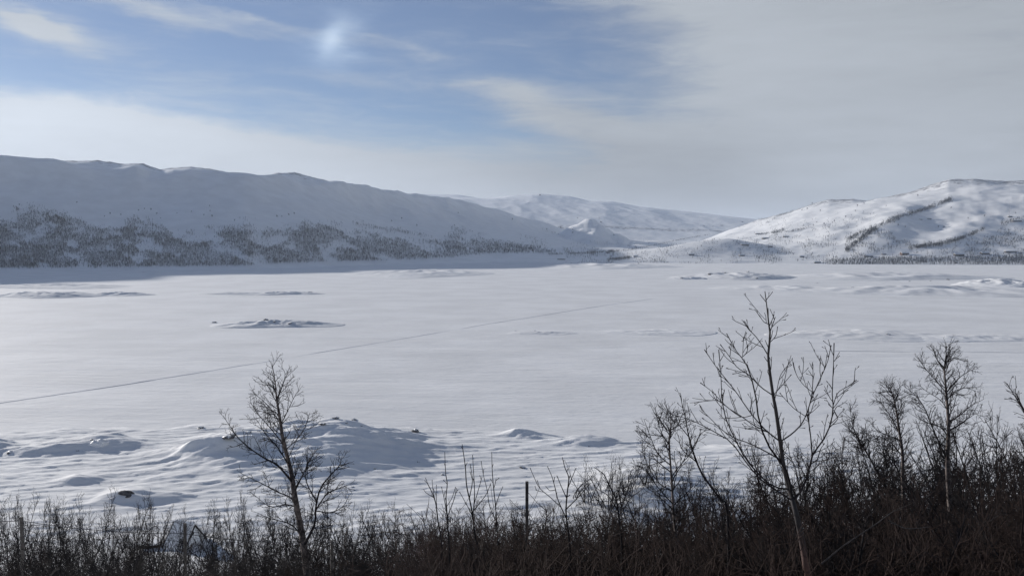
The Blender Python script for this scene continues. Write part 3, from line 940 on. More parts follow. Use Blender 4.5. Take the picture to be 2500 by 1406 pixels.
for a in [
        (1370, 634, 18, 'long low black cabin on the shore in the valley mouth'),
        (1485, 617, 10, 'small dark cabin at the roadside in the valley mouth'),
        (1492, 614, 7, 'smaller dark cabin just right of the roadside cabin'),
        (1552, 627, 10, 'low cabin half hidden in scrub below the road'),
        (1688, 623, 13, 'small black cabin on the near side of the snowy knoll'),
        (1811, 625, 13, 'small black cabin below the long cabin right of the knoll'),
        (1818, 599, 18, 'long black cabin on the slope right of the snowy knoll'),
        (1878, 603, 14, 'black cabin on the rise right of the long knoll cabin'),
        (1850, 572, 12, 'dark cabin beside the first hillside birch strip'),
        (1868, 583, 17, 'long low cabin below the first hillside birch strip'),
        (1918, 579, 13, 'dark cabin under the right end of the first birch strip'),
        (1716, 552, 7, 'leftmost of three tiny cabins high in the valley'),
        (1739, 553, 6, 'middle and smallest of three tiny cabins high in the valley'),
        (1760, 551, 10, 'rightmost of three tiny cabins high in the valley'),
        (1809, 542, 9, 'tiny cabin on the skyline between the two left pylons'),
        (1958, 628, 10, 'little brown hut alone on the snow left of the shore wood'),
        (1996, 642, 15, 'low black boathouse at the left tip of the shore wood'),
        (2120, 627, 20, 'dark cabin with bright snow roof at the left of the shore row'),
        (2158, 622, 10, 'small brown cabin second from left in the shore row'),
        (2335, 643, 6, 'tiny black boat shed inside the shore wood'),
        (2246, 537, 6, 'tiny hut left of its larger neighbour high on the right hill'),
        (2266, 536, 9, 'small dark cabin high on the open right hillside'),
        (2479, 541, 22, 'long cabin with snow roof on the ridge at the right edge'),
        (2467, 616, 26, 'long low cabin in birches at the right end of the shore row')]:
    cabin(*a, h=2.9 if a[2] > 8 else 2.6, nwin=3 if a[2] > 12 else 2, rot=0.15 * math.sin(a[0]))
cabin(2208, 622, 20, 'big red-brown cabin with chimney and snow roof above the shore wood', M_brown, h=5.0, chimney=True, roofh=2.6, rot=0.2, nwin=4)
cabin(2341, 625, 23, 'wide two-storey cabin with thick snow roof above the shore wood', M_dark, h=5.2, roofh=2.6, nwin=4)
cabin(2404, 621, 20, 'black cabin with snow roof between the two widest shore cabins', M_dark, h=4.2, roofh=2.4, nwin=3)


# ------------------------------------------------------------------ power pylons and masts
def tube_mesh_list(segs, sides=6):
    """segs: list of (p0, p1, r0, r1)"""
    V = []; Fc = []
    for p0, p1, r0, r1 in segs:
        p0 = Vector(p0); p1 = Vector(p1)
        z = (p1 - p0).normalized(); x = z.cross(Vector((0.3, 0.9, 0.1))).normalized(); y = z.cross(x)
        n = len(V)
        for p, r in ((p0, r0), (p1, r1)):
            for k in range(sides):
                a = 2 * math.pi * k / sides
                V.append(tuple(p + x * math.cos(a) * r + y * math.sin(a) * r))
        for k in range(sides):
            Fc.append((n + k, n + (k + 1) % sides, n + sides + (k + 1) % sides, n + sides + k))
        Fc.append(tuple(n + sides + k for k in range(sides)))
    return V, Fc


def tubes(name, segs, mat, parent=None, sides=6, loc=None):
    V, Fc = tube_mesh_list(segs, sides)
    me = bpy.data.meshes.new(name); me.from_pydata(V, [], Fc); me.materials.append(mat); me.update()
    return obj(name, me, parent, loc)


def pylon(px, py, hpx, label, rot=0.2):
    q = find_ground([px], [py])[0]
    if np.isnan(q[0]): return
    h = hpx / F * q[1]
    root = empty('power_pylon', tuple(q), rot)
    tag(root, label, 'pylon', 'power pylons across the valley')
    sp = h * 0.16
    for s in (-1, 1):
        tubes('pole', [((s * sp, 0, -2), (s * sp, 0, h), 0.38, 0.28)], M_steel, root)
    tubes('crossarm', [((-sp * 2.1, 0, h * 0.86), (sp * 2.1, 0, h * 0.86), 0.26, 0.26)], M_steel, root)
    tubes('cross_brace', [((-sp, 0, h * 0.55), (sp, 0, h * 0.82), 0.14, 0.14), ((sp, 0, h * 0.55), (-sp, 0, h * 0.82), 0.14, 0.14)], M_steel, root)
    for k in (-1.9, 0, 1.9):
        tubes('insulator', [((sp * k, 0, h * 0.86), (sp * k, 0, h * 0.80), 0.2, 0.2)], M_steel, root)
    return root


pylon(1698, 571, 26, 'power pylon standing behind the road on the snowy knoll')
pylon(1854, 551, 20, 'power pylon at the foot of the right hill ridge')
pylon(1927, 516, 13, 'power pylon on the skyline of the right hill')
q = find_ground([2460], [530])[0]
root = tag(empty('radio_mast', tuple(q)), 'thin guyed radio mast on the right hill above the ridge cabin', 'mast')
hm_ = 37 / F * q[1]
tubes('mast_pole', [((0, 0, -1), (0, 0, hm_), 0.35, 0.2)], M_steel, root)
for k in range(3):
    a = k * 2.094
    tubes('guy_wire', [((0, 0, hm_ * 0.8), (math.cos(a) * 14, math.sin(a) * 14, -1), 0.05, 0.05)], M_steel, root, 4)
cabin(2463, 531, 9, 'square dark equipment hut at the foot of the thin radio mast', M_dark, h=3.4)
q = find_ground([1318], [478])[0]
if np.isnan(q[0]): q = find_ground([1318], [482])[0]
root = tag(empty('summit_mast', tuple(q)), 'tiny transmitter mast on the far central summit', 'mast')
tubes('mast_pole', [((0, 0, -2), (0, 0, 60), 1.0, 0.6)], M_steel, root)
Poly().box(-9, 9, -5, 5, -3, 9).build('equipment_hut', M_dark, root)


# ------------------------------------------------------------------ bare trees
class Twigs:
    """collects tapered polylines (equal point counts are swept together)"""
    def __init__(s): s.d = {}
    def add(s, pts, rad, sides=3):
        s.d.setdefault((len(pts), sides), []).append((pts, rad))
    def mesh(s, name, mat):
        Vs, Qs, off = [], [], 0
        for (n, sd), L in s.d.items():
            P = np.array([[tuple(p) for p in a] for a, _ in L], np.float64)
            Rd = np.array([r for _, r in L], np.float64)
            T = np.gradient(P, axis=1); T /= np.linalg.norm(T, axis=2, keepdims=True) + 1e-9
            ref = np.array([0.31, 0.93, 0.17]); 
            U_ = np.cross(T, ref); U_ /= np.linalg.norm(U_, axis=2, keepdims=True) + 1e-9
            W_ = np.cross(T, U_)
            a = np.arange(sd) * 2 * np.pi / sd
            V = P[:, :, None] + Rd[:, :, None, None] * (np.cos(a)[None, None, :, None] * U_[:, :, None] + np.sin(a)[None, None, :, None] * W_[:, :, None])
            N = len(L)
            idx = np.arange(N * n * sd).reshape(N, n, sd) + off
            A = idx[:, :-1]; Bq = idx[:, 1:]
            Q = np.stack([A, np.roll(A, -1, 2), np.roll(Bq, -1, 2), Bq], -1).reshape(-1, 4)
            Vs.append(V.reshape(-1, 3)); Qs.append(Q); off += N * n * sd
        return mesh_np(name, np.concatenate(Vs), np.concatenate(Qs), mats=[mat])


def rvec(r): return Vector((r.gauss(0, 1), r.gauss(0, 1), r.gauss(0, 1)))


def limb(r, p, d, L, n, wander, up):
    pts = [p.copy()]; d = d.normalized(); st = L / (n - 1)
    for i in range(n - 1):
        d = (d + rvec(r) * wander + Vector((0, 0, up))).normalized()
        pts.append(pts[-1] + d * st)
    return pts


def along(pts, t):
    f = t * (len(pts) - 1); i = min(int(f), len(pts) - 2); k = f - i
    return pts[i].lerp(pts[i + 1], k), (pts[i + 1] - pts[i]).normalized()


def side_dir(r, d, angle, flat=1.0):
    """direction leaving d at an angle, any way round"""
    a = rvec(r); a = (a - d * a.dot(d))
    if a.length < 1e-3: a = Vector((1, 0, 0))
    a.normalize()
    return d * math.cos(angle) + a * math.sin(angle)


def tw(L, r0, r1, n): return [r0 + (r1 - r0) * i / (n - 1) for i in range(n)]


def ramify(r, B, pts, rad, lv, spec, tip_bud=0.0):
    """grow side shoots of level lv along pts; spec: per level (per metre, length, angle, r0, r1, npts, wander, up, t0)"""
    if lv >= len(spec): return
    per, Lc, ang_, r0, r1, n, wan, up, t0 = spec[lv]
    tot = sum((pts[i + 1] - pts[i]).length for i in range(len(pts) - 1))
    cnt = int(tot * per * (1 - t0) + r.random())
    for k in range(cnt):
        t = t0 + (1 - t0) * (k + r.random() * 0.8) / max(cnt, 1)
        t = min(t, 0.985)
        p, d = along(pts, t)
        rr = rad[0] + (rad[-1] - rad[0]) * t
        L = Lc * r.uniform(0.55, 1.15) * (1.15 - 0.75 * t) 
        if lv > 0: L = min(L, tot * 0.8)
        a0 = min(r0, rr * 0.75)
        a1 = min(r1, a0)
        q = limb(r, p, side_dir(r, d, R(ang_) * r.uniform(0.7, 1.3)), L, n, wan, up)
        ra = tw(L, a0, a1, n)
        if lv >= len(spec) - 1 and tip_bud: ra[-1] = tip_bud
        B.add(q, ra, 3 if lv > 0 else 4)
        ramify(r, B, q, ra, lv + 1, spec, tip_bud)


# shrub kinds: each is a set of separate stems with their twigs (base at the origin, about 4 m tall)
def shrub_kind(seed, nst, lean, H, dens, style):
    r = random.Random(seed)
    out = []
    for k in range(nst):
        B = Twigs()
        a = 2 * math.pi * (k + r.random() * 0.7) / nst
        ln = lean * r.uniform(0.3, 1.2)
        base = Vector((math.cos(a) * 0.25 * r.random(), math.sin(a) * 0.25 * r.random(), -0.3))
        d = Vector((math.cos(a) * math.sin(ln), math.sin(a) * math.sin(ln), math.cos(ln)))
        L = H * r.uniform(0.7, 1.05)
        pts = limb(r, base, d, L, 9, 0.11 if style != 'gnarl' else 0.19, 0.05)
        rad = tw(L, 0.045 * r.uniform(0.8, 1.2), 0.007, 9)
        B.add(pts, rad, 5)
        if style == 'whip':
            spec = [(3.4 * dens, 1.2, 32, 0.013, 0.006, 6, 0.09, 0.09, 0.15), (8.0 * dens, 0.45, 38, 0.0065, 0.0045, 4, 0.12, 0.06, 0.12), (6.0 * dens, 0.2, 40, 0.0048, 0.0036, 3, 0.1, 0.04, 0.2)]
        elif style == 'gnarl':
            spec = [(6.5 * dens, 0.95, 54, 0.016, 0.006, 6, 0.18, 0.06, 0.12), (9.5 * dens, 0.42, 48, 0.0070, 0.0045, 4, 0.18, 0.05, 0.1), (11.0 * dens, 0.19, 45, 0.0048, 0.0036, 3, 0.12, 0.04, 0.2)]
        else:
            spec = [(6.0 * dens, 1.0, 46, 0.014, 0.006, 6, 0.14, 0.07, 0.10), (10.0 * dens, 0.45, 42, 0.0068, 0.0045, 4, 0.14, 0.05, 0.1), (9.0 * dens, 0.21, 42, 0.0048, 0.0036, 3, 0.12, 0.04, 0.2)]
        ramify(r, B, pts, rad, 0, spec)
        out.append(B)
    return out


KINDS = []
for i, (ns, lean, H, dens, style) in enumerate([(4, 0.42, 4.2, 1.0, 'bush'), (5, 0.5, 4.0, 0.95, 'bush'), (4, 0.35, 4.4, 0.9, 'gnarl'), (3, 0.3, 4.4, 1.0, 'gnarl'),
                                              (6, 0.35, 4.3, 1.1, 'whip'), (5, 0.45, 4.1, 1.1, 'whip'), (3, 0.22, 4.6, 1.15, 'bush'), (2, 0.2, 4.6, 1.2, 'gnarl')]):
    st = shrub_kind(300 + i, ns, lean, H, dens, style)
    mat = M_twig_r if i in (1, 4, 6) else M_twig
    ms = [B.mesh('stem', mat) for B in st]
    top_ = sorted(max(v.co.z for v in m_.vertices) for m_ in ms)[-1]
    for m_ in ms:
        co = np.empty(len(m_.vertices) * 3, np.float32); m_.vertices.foreach_get('co', co)
        co = co.reshape(-1, 3); co[:, 2] *= 4.15 / top_; m_.vertices.foreach_set('co', co.ravel())
    KINDS.append(ms)
# single-mesh versions for shrubs too far away to show their stems
FARK = []
for i, (ns, lean, H, dens, style) in enumerate([(4, 0.4, 4.2, 0.55, 'bush'), (3, 0.3, 4.4, 0.5, 'gnarl'), (4, 0.35, 4.2, 0.6, 'gnarl')]):
    st = shrub_kind(500 + i, ns, lean, H, dens, style)
    B = Twigs()
    for s in st:
        for k_, v_ in s.d.items(): B.d.setdefault(k_, []).extend(v_)
    FARK.append(B.mesh('shrub', M_twig))

rs = random.Random(77)
proto = {}


def put_shrub(px, pytop, Y, kind, label, group, far=False, wide=1.0, name='shrub'):
    x = (px - 1250) / F * Y
    zt = CAMZ + Y * (600 - pytop) / F
    zg = float(g(x, Y))
    h = zt - zg
    if h < 0.6: return None
    s = h / 4.15
    if far:
        o = obj(name, FARK[kind % len(FARK)], loc=(x, Y, zg))
        tag(o, label, 'shrub', group)
    else:
        o = empty(name, (x, Y, zg))
        tag(o, label, 'shrub', group)
        for me_ in KINDS[kind % len(KINDS)]:
            obj('stem', me_, o)
    sw = s ** 0.8 * wide
    o.scale = (sw, sw, s); o.rotation_euler = (0, 0, rs.uniform(0, 6.28))
    return o


TOP = [(-100, 1212), (0, 1222), (150, 1212), (250, 1205), (330, 1222), (420, 1228), (520, 1235), (620, 1225), (700, 1235), (850, 1215), (930, 1235), (1010, 1245), (1120, 1232), (1220, 1222), (1300, 1225), (1400, 1215),
       (1480, 1205), (1560, 1185), (1640, 1160), (1750, 1128), (1850, 1120), (1950, 1098), (2050, 1085), (2150, 1058), (2250, 1050), (2350, 1052), (2430, 1035), (2500, 1010), (2650, 1000)]
ZONES = [(-400, 40, 'left of the first fence post'), (40, 210, 'right of the first fence post'), (210, 345, 'between the first fence post and the buried hut'),
         (345, 520, 'around the buried hut'), (520, 660, 'between the buried hut and the tall birch'), (660, 800, 'at the foot of the tall birch'),
         (800, 960, 'just right of the tall birch'), (960, 1080, 'under the leaning shoots'), (1080, 1220, 'under the tallest shoots'),
         (1220, 1340, 'around the wooden post'), (1340, 1450, 'under the fan of stiff shoots'), (1450, 1600, 'below the snowy bank with shrubs'),
         (1600, 1730, 'round the small slender tree'), (1730, 1900, 'between the slender tree and the tall sapling'), (1900, 2040, 'behind the tall sapling trunk'),
         (2040, 2170, 'under the thin leaning birch'), (2170, 2280, 'under the shorter right birch'), (2280, 2400, 'under the taller right birch'),
         (2400, 2520, 'in the thicket at the right edge'), (2520, 3000, 'beyond the right edge twigs')]
KINDW = ['spreading', 'wide', 'crooked', 'gnarled', 'upright', 'whippy', 'slender', 'lanky']


def zone(px, tier, kind):
    z_ = [t_ for a, c, t_ in ZONES if a <= px < c] or [ZONES[-1][2]]
    w = ('%s bare shrub on the thicket skyline %s', '%s bare shrub mid-thicket %s', '%s bare shrub low in front %s')[tier]
    return w % (KINDW[kind], z_[0]), ('back row of the thicket', 'middle row of the thicket', 'front row of the thicket')[tier]


def row(n, x0, x1, Y0, Y1, off0, off1, kinds, far=False, wide=1.0, gap=None):
    for i in range(n):
        px = x0 + (x1 - x0) * (i + rs.uniform(0.05, 0.95)) / n
        if gap and any(a < px < c for a, c in gap): continue
        Y = rs.uniform(Y0, Y1)
        top = float(ip(px, TOP)) + rs.uniform(off0, off1)
        kd = rs.choice(kinds)
        lab, gr = zone(px, 0 if off0 < 20 else 1 if off0 < 85 else 2, kd)
        put_shrub(px, top, Y, kd, lab, gr, far, wide)


# back rows reach the skyline of the thicket, front rows fill below it
row(24, -60, 660, 42, 54, -22, 45, [2, 3, 7, 6], wide=0.62)
row(20, -60, 660, 32, 41, 10, 85, [0, 2, 3, 7], wide=0.72, gap=[(375, 475)])
row(16, -60, 660, 22, 29, 80, 160, [0, 1, 5, 2], wide=0.85, gap=[(370, 490)])
row(22, 640, 1080, 34, 44, -14, 34, [2, 3, 6, 7], wide=0.7)
row(14, 640, 1080, 26, 33, 35, 85, [0, 1, 2, 3], wide=0.9)
row(11, 640, 1080, 18, 24, 90, 150, [1, 4, 0, 2])
row(24, 1040, 1560, 26, 36, -8, 30, [0, 1, 2, 6], wide=0.85)
row(18, 1040, 1560, 20, 26, 30, 75, [4, 0, 1, 2])
row(14, 1040, 1560, 14, 19, 85, 140, [4, 5, 1, 0])
row(24, 1520, 2060, 27, 42, -16, 50, [0, 2, 6, 3], wide=0.8)
row(18, 1520, 2060, 19, 26, 55, 105, [4, 0, 1, 2])
row(14, 1520, 2060, 13, 18, 110, 170, [4, 5, 1, 0], wide=1.1)
row(34, 2020, 2640, 27, 42, -26, 45, [2, 3, 0, 7, 6], wide=0.85)
row(20, 2020, 2640, 19, 26, 55, 115, [4, 0, 1, 2], wide=1.1)
row(16, 2020, 2640, 12, 18, 120, 190, [4, 5, 1, 0], wide=1.2)
# small shrubs on the snowy bank beyond the thicket, and the row by the right shore
for i, (px, py) in enumerate([(1436, 1104), (1452, 1112), (1475, 1100), (1492, 1112), (1508, 1098), (1520, 1104), (1530, 1112), (1545, 1100), (1560, 1106), (1578, 1098), (1598, 1104), (1480, 1130), (1500, 1150), (1530, 1146), (1560, 1140), (1590, 1132), (1615, 1112)]):
    put_shrub(px, py, rs.uniform(138, 158), i, 'thin bare shrub on the snowy bank beyond the thicket', 'shrubs on the snowy bank', True, 1.1)
put_shrub(1410, 1124, 150, 1, 'leaning bare twig left of the shrubs on the snowy bank', None, True, 1.5)

# understorey: the tangle of thin stems low in the thicket that nobody could count
def tangle(name, label, n, x0, x1, Y0, Y1, hmin, hmax, seed, mat):
    r = random.Random(seed); B = Twigs()
    for i in range(n):
        px = r.uniform(x0, x1); Y = r.uniform(Y0, Y1); x = (px - 1250) / F * Y
        z = float(_gl(x, Y)) - 0.1
        a = r.uniform(0, 6.28); ln = abs(r.gauss(0, 0.55))
        d = Vector((math.cos(a) * math.sin(ln), math.sin(a) * math.sin(ln), math.cos(ln)))
        L = r.uniform(hmin, hmax)
        pts = limb(r, Vector((x, Y, z)), d, L, 6, 0.20, 0.03)
        B.add(pts, tw(L, r.uniform(0.008, 0.016), 0.005, 6), 3)
        for k in range(7):
            p, dd = along(pts, r.uniform(0.2, 0.98))
            q = limb(r, p, side_dir(r, dd, R(50)), r.uniform(0.25, 0.65), 3, 0.2, 0.03)
            B.add(q, [0.008, 0.006, 0.005], 3)
    return tag(obj(name, B.mesh(name, mat)), label, 'thicket', kind='stuff')


_gc = {}
_gY = np.linspace(4, 60, 57); _gX = np.linspace(-45, 45, 91)
_gZ = g(*np.meshgrid(_gX, _gY))


def _gl(x, Y):
    i = min(max((Y - 4), 0), 55.99); j = min(max(x + 45, 0), 89.99)
    a, c = int(i), int(j); fi, fj = i - a, j - c
    return (_gZ[a, c] * (1 - fj) + _gZ[a, c + 1] * fj) * (1 - fi) + (_gZ[a + 1, c] * (1 - fj) + _gZ[a + 1, c + 1] * fj) * fi


tangle('undergrowth', 'dense dark undergrowth low in the middle and right thicket', 4400, 1000, 2750, 11, 30, 1.2, 2.6, 5, M_twig_r)
tangle('brushwood', 'thin tangled brushwood low in the left thicket', 1500, -150, 1000, 18, 42, 0.8, 2.2, 6, M_twig)


# ------------------------------------------------------------------ individual trees followed limb by limb
def at(px, py, Y):
    return Vector(((px - 1250) / F * Y, Y, CAMZ + Y * (600 - py) / F))


def smooth_poly(P, n):
    """resample a polyline with a Catmull-Rom curve"""
    P = [Vector(p) for p in P]
    if len(P) == 2: return [P[0].lerp(P[1], i / (n - 1)) for i in range(n)]
    Q = [P[0] * 2 - P[1]] + P + [P[-1] * 2 - P[-2]]
    out = []
    m = len(P) - 1
    for i in range(n):
        f = i / (n - 1) * m; k = min(int(f), m - 1); t = f - k
        a, b_, c, d = Q[k], Q[k + 1], Q[k + 2], Q[k + 3]
        out.append(0.5 * ((2 * b_) + (c - a) * t + (2 * a - 5 * b_ + 4 * c - d) * t * t + (-a + 3 * b_ - 3 * c + d) * t ** 3))
    return out


def traced_tree(name, label, cat, Y, trunk, limbs, r_base, r_tip, limb_r, spec, seed, trunk_mat, twig_mat=None, bud=0.0, depth=0.5, trunk_spec=None, sides=8, tip_len=None):
    """trunk, limbs: photo-pixel polylines; limbs lean towards or away from the camera as they leave their parent"""
    r = random.Random(seed)
    twig_mat = twig_mat or M_twig
    base = at(trunk[0][0], trunk[0][1], Y)
    zg = float(g(base.x, base.y))
    root = empty(name, (base.x, base.y, zg))
    tag(root, label, cat)
    O = Vector((base.x, base.y, zg))
    T = [at(px, py, Y + r.uniform(-1, 1) * 0.012 * Y * min(1, i)) for i, (px, py) in enumerate(trunk)]
    if T[0].z > zg: T = [Vector((T[0].x + (T[0].x - T[1].x) * 0.4, T[0].y, zg - 0.3))] + T
    tp = [p - O for p in smooth_poly(T, 26)]
    tot = len(tp)
    trad = [r_base + (r_tip - r_base) * (i / (tot - 1)) ** 0.85 for i in range(tot)]
    B = Twigs(); B.add(tp, trad, sides)
    obj('trunk', B.mesh('trunk', trunk_mat), root)
    TB = Twigs()
    sp = trunk_spec or spec
    ramify(r, TB, tp, trad, 0, sp, bud)
    if TB.d: 
        tt = tag(obj('twigs', TB.mesh('twigs', twig_mat), root), kind='stuff')
    built = [(tp, trad)]
    for li, (w, pts) in enumerate(limbs):
        # start depth: nearest built sample in the picture
        best = None
        s0 = at(pts[0][0], pts[0][1], Y)
        for bp, br in built:
            for i, q in enumerate(bp):
                qq = q + O
                ppx = 1250 + qq.x / qq.y * F; ppy = 600 - (qq.z - CAMZ) / qq.y * F
                dd = (ppx - pts[0][0]) ** 2 + (ppy - pts[0][1]) ** 2
                if best is None or dd < best[0]: best = (dd, q, br[i])
        y0 = (best[1] + O).y
        sgn = r.choice([-1, 1]) * r.uniform(0.4, 1.0) * depth
        L3 = []; acc = 0
        for i, (px, py) in enumerate(pts):
            if i: acc += math.hypot(px - pts[i - 1][0], py - pts[i - 1][1]) / F * Y
            L3.append(at(px, py, y0 + sgn * acc * 0.5) - O)
        L3[0] = best[1].copy()
        n = 14
        lp_ = smooth_poly(L3, n)
        lr0 = min(w * (0.72 if sides == 8 and not bud else 1.0), best[2] * 0.8)
        lr = [lr0 + (limb_r - lr0) * (i / (n - 1)) ** 0.8 for i in range(n)]
        if bud: lr[-1] = max(bud, lr[-1])
        BB = Twigs(); BB.add(lp_, lr, 6)
        bo = obj('branch', BB.mesh('branch', twig_mat), root)
        TW = Twigs(); ramify(r, TW, lp_, lr, 0, spec, bud)
        if TW.d: tag(obj('twigs', TW.mesh('twigs', twig_mat), bo), kind='stuff')
        built.append((lp_, lr))
    return root


def c7(L): return [(1550 + x * 0.5023, 700 + y * 0.5021) for x, y in L]
def c5(L): return [(x * 0.336, 980 + y * 0.336) for x, y in L]
def c8(L): return [(1950 + x * 0.4167, 820 + y * 0.4167) for x, y in L]
def c6(L): return [(800 + x * 0.32, 1000 + y * 0.32) for x, y in L]


HERO = [(w_ * 0.62, p_) for w_, p_ in [(0.034, c7([(785, 1050), (770, 960), (745, 885), (690, 825), (640, 730), (612, 640), (598, 540), (570, 430), (540, 365), (510, 330), (484, 290), (450, 228)])),
        (0.026, c7([(765, 1030), (690, 985), (600, 905), (540, 825), (490, 730), (450, 640), (432, 540), (425, 430), (413, 308)])),
        (0.022, c7([(750, 1040), (640, 960), (560, 870), (480, 765), (400, 715), (340, 682), (270, 650), (205, 632)])),
        (0.018, c7([(720, 885), (650, 810), (570, 770), (500, 745), (430, 700), (370, 640), (355, 632)])),
        (0.018, c7([(722, 748), (660, 715), (590, 680), (520, 630), (450, 585), (390, 520), (325, 470)])),
        (0.018, c7([(718, 745), (650, 705), (590, 640), (545, 580), (500, 515), (440, 440), (400, 390), (343, 307)])),
        (0.016, c7([(590, 600), (530, 640), (470, 600), (420, 560), (360, 560), (296, 570)])),
        (0.015, c7([(682, 540), (620, 490), (560, 430), (505, 395), (465, 340), (420, 282)])),
        (0.013, c7([(656, 345), (620, 280), (590, 240), (555, 205), (533, 170)])),
        (0.010, c7([(655, 195), (630, 170), (609, 140)])),
        (0.010, c7([(660, 210), (678, 175), (687, 148)])),
        (0.010, c7([(665, 290), (690, 240), (699, 195)])),
        (0.010, c7([(652, 160), (640, 145), (634, 128)])),
        (0.010, c7([(540, 365), (550, 320), (556, 285)])),
        (0.010, c7([(530, 340), (532, 290), (532, 245)])),
        (0.020, c7([(725, 750), (775, 725), (820, 680), (850, 620), (872, 530), (876, 440), (874, 378)])),
        (0.030, c7([(800, 1060), (840, 990), (870, 880), (885, 820), (930, 760), (965, 680), (978, 600), (972, 520), (975, 400), (976, 275)])),
        (0.024, c7([(885, 820), (870, 730), (855, 620), (875, 540), (912, 450), (945, 370), (962, 285)])),
        (0.014, c7([(975, 560), (1000, 520), (1045, 490), (1090, 457)])),
        (0.012, c7([(870, 535), (830, 480), (795, 430), (778, 370)])),
        (0.012, c7([(690, 560), (720, 490), (770, 430)])),
        (0.012, c7([(688, 500), (715, 440), (738, 400)])),
        (0.016, c7([(845, 640), (790, 600), (750, 560), (715, 520)])),
        (0.012, c7([(970, 620), (995, 590), (1020, 590)])),
        (0.012, c7([(965, 690), (1000, 650), (988, 615)])),
        (0.012, c7([(930, 420), (925, 380), (912, 348)])),
        (0.016, c7([(830, 1000), (800, 900), (770, 830), (760, 770)])),
        (0.016, c7([(872, 880), (905, 850), (920, 800), (940, 770)])),
        ]]
S_H = [(6.2, 0.46, 36, 0.0056, 0.0034, 5, 0.08, 0.06, 0.12), (6.5, 0.15, 38, 0.0038, 0.0030, 3, 0.05, 0.05, 0.2)]
traced_tree('sapling', 'tall bare sapling with red-brown lower trunk in the right foreground', 'tree', 12.0,
            [(1990, 1440), (1984, 1406), (1976, 1360), (1967, 1312), (1956, 1267), (1947, 1235)] + c7([(765, 980), (740, 880), (718, 740), (700, 620), (680, 520), (662, 400), (655, 330), (663, 240), (655, 180), (645, 100), (634, 22)]),
            HERO, 0.060, 0.006, 0.0042, S_H, 4, M_bark_red, M_twig, bud=0.0078, depth=0.45,
            trunk_spec=[(4.5, 0.36, 34, 0.0065, 0.0042, 4, 0.05, 0.07, 0.45), (3, 0.1, 38, 0.0045, 0.0038, 3, 0.05, 0.05, 0.3)])

S_B = [(10.0, 0.60, 48, 0.0105, 0.0048, 5, 0.13, 0.07, 0.12), (12.0, 0.27, 45, 0.0060, 0.0038, 4, 0.15, 0.05, 0.08), (9.0, 0.13, 45, 0.0042, 0.0034, 3, 0.1, 0.03, 0.2)]
S_BT = [(7.5, 0.95, 46, 0.014, 0.0048, 6, 0.12, 0.09, 0.16), (10.0, 0.40, 45, 0.0066, 0.0038, 5, 0.15, 0.06, 0.08), (9.5, 0.16, 45, 0.0042, 0.0034, 3, 0.1, 0.03, 0.15)]
traced_tree('birch_tree', 'tall bare birch with pale trunk left of the middle, two stems at the foot', 'tree', 20.0,
            [(741, 1430), (739, 1406), (733, 1350), (726, 1302), (712, 1222), (706, 1175), (699, 1138), (685, 1081), (679, 1034), (674, 1000), (670, 975), (668, 940), (660, 885)],
            [(0.040, [(707, 1198), (672, 1143), (638, 1124), (605, 1101), (578, 1077), (558, 1050), (538, 1018)]),
             (0.032, [(722, 1240), (700, 1222), (668, 1208), (632, 1188), (598, 1171), (576, 1160)]),
             (0.055, [(745, 1345), (760, 1290), (763, 1249), (776, 1198), (806, 1161), (824, 1140), (830, 1118)]),
             (0.030, [(764, 1255), (790, 1215), (820, 1200), (845, 1190)]),
             (0.028, [(768, 1235), (740, 1180), (745, 1140), (760, 1110)]),
             (0.028, [(700, 1140), (672, 1098), (640, 1060), (622, 1030)]),
             (0.028, [(692, 1110), (725, 1070), (742, 1040), (752, 1010)]),
             (0.024, [(686, 1085), (655, 1050), (625, 1015), (606, 985)]),
             (0.020, [(680, 1040), (655, 1000), (630, 975), (612, 960)]),
             (0.020, [(680, 1035), (700, 1000), (712, 975), (726, 952)]),
             (0.016, [(672, 985), (655, 955), (640, 930)]),
             (0.016, [(672, 975), (684, 945), (692, 915), (683, 895)]),
             (0.028, [(716, 1250), (690, 1240), (650, 1245), (610, 1215)]),
             (0.030, [(730, 1320), (700, 1290), (650, 1275), (620, 1262)]),
             (0.028, [(712, 1200), (735, 1160), (750, 1130), (770, 1100)]),
             (0.026, [(765, 1260), (800, 1260), (830, 1245), (848, 1215)]),
             ], 0.118, 0.007, 0.005, S_B, 8, M_birch, M_twig, depth=0.9, trunk_spec=S_BT)

traced_tree('birch_tree', 'taller of two bare birches rising from the right thicket', 'tree', 23.0,
            c8([(932, 1120), (925, 1000), (905, 780), (905, 640), (905, 540), (890, 380), (880, 290), (870, 200), (876, 130), (880, 60)]),
            [(0.030, c8([(905, 535), (960, 480), (1030, 420), (1110, 375)])),
             (0.034, c8([(900, 720), (820, 570), (760, 430), (700, 350), (672, 330)])),
             (0.022, c8([(885, 330), (960, 250), (1010, 215), (1048, 195)])),
             (0.022, c8([(880, 330), (800, 240), (755, 190), (720, 140)])),
             (0.020, c8([(870, 210), (830, 150), (810, 100), (802, 60)])),
             (0.018, c8([(900, 450), (850, 380), (770, 330), (720, 290)])),
             (0.020, c8([(895, 400), (940, 330), (1000, 310), (1060, 330)])),
             (0.018, c8([(872, 190), (900, 140), (950, 130)])),
             (0.026, c8([(905, 600), (850, 540), (760, 510), (690, 470)])),
             (0.024, c8([(910, 560), (980, 520), (1050, 470), (1095, 455)])),
             ], 0.095, 0.006, 0.005, S_B, 12, M_birch, M_twig, depth=0.9, trunk_spec=S_BT)
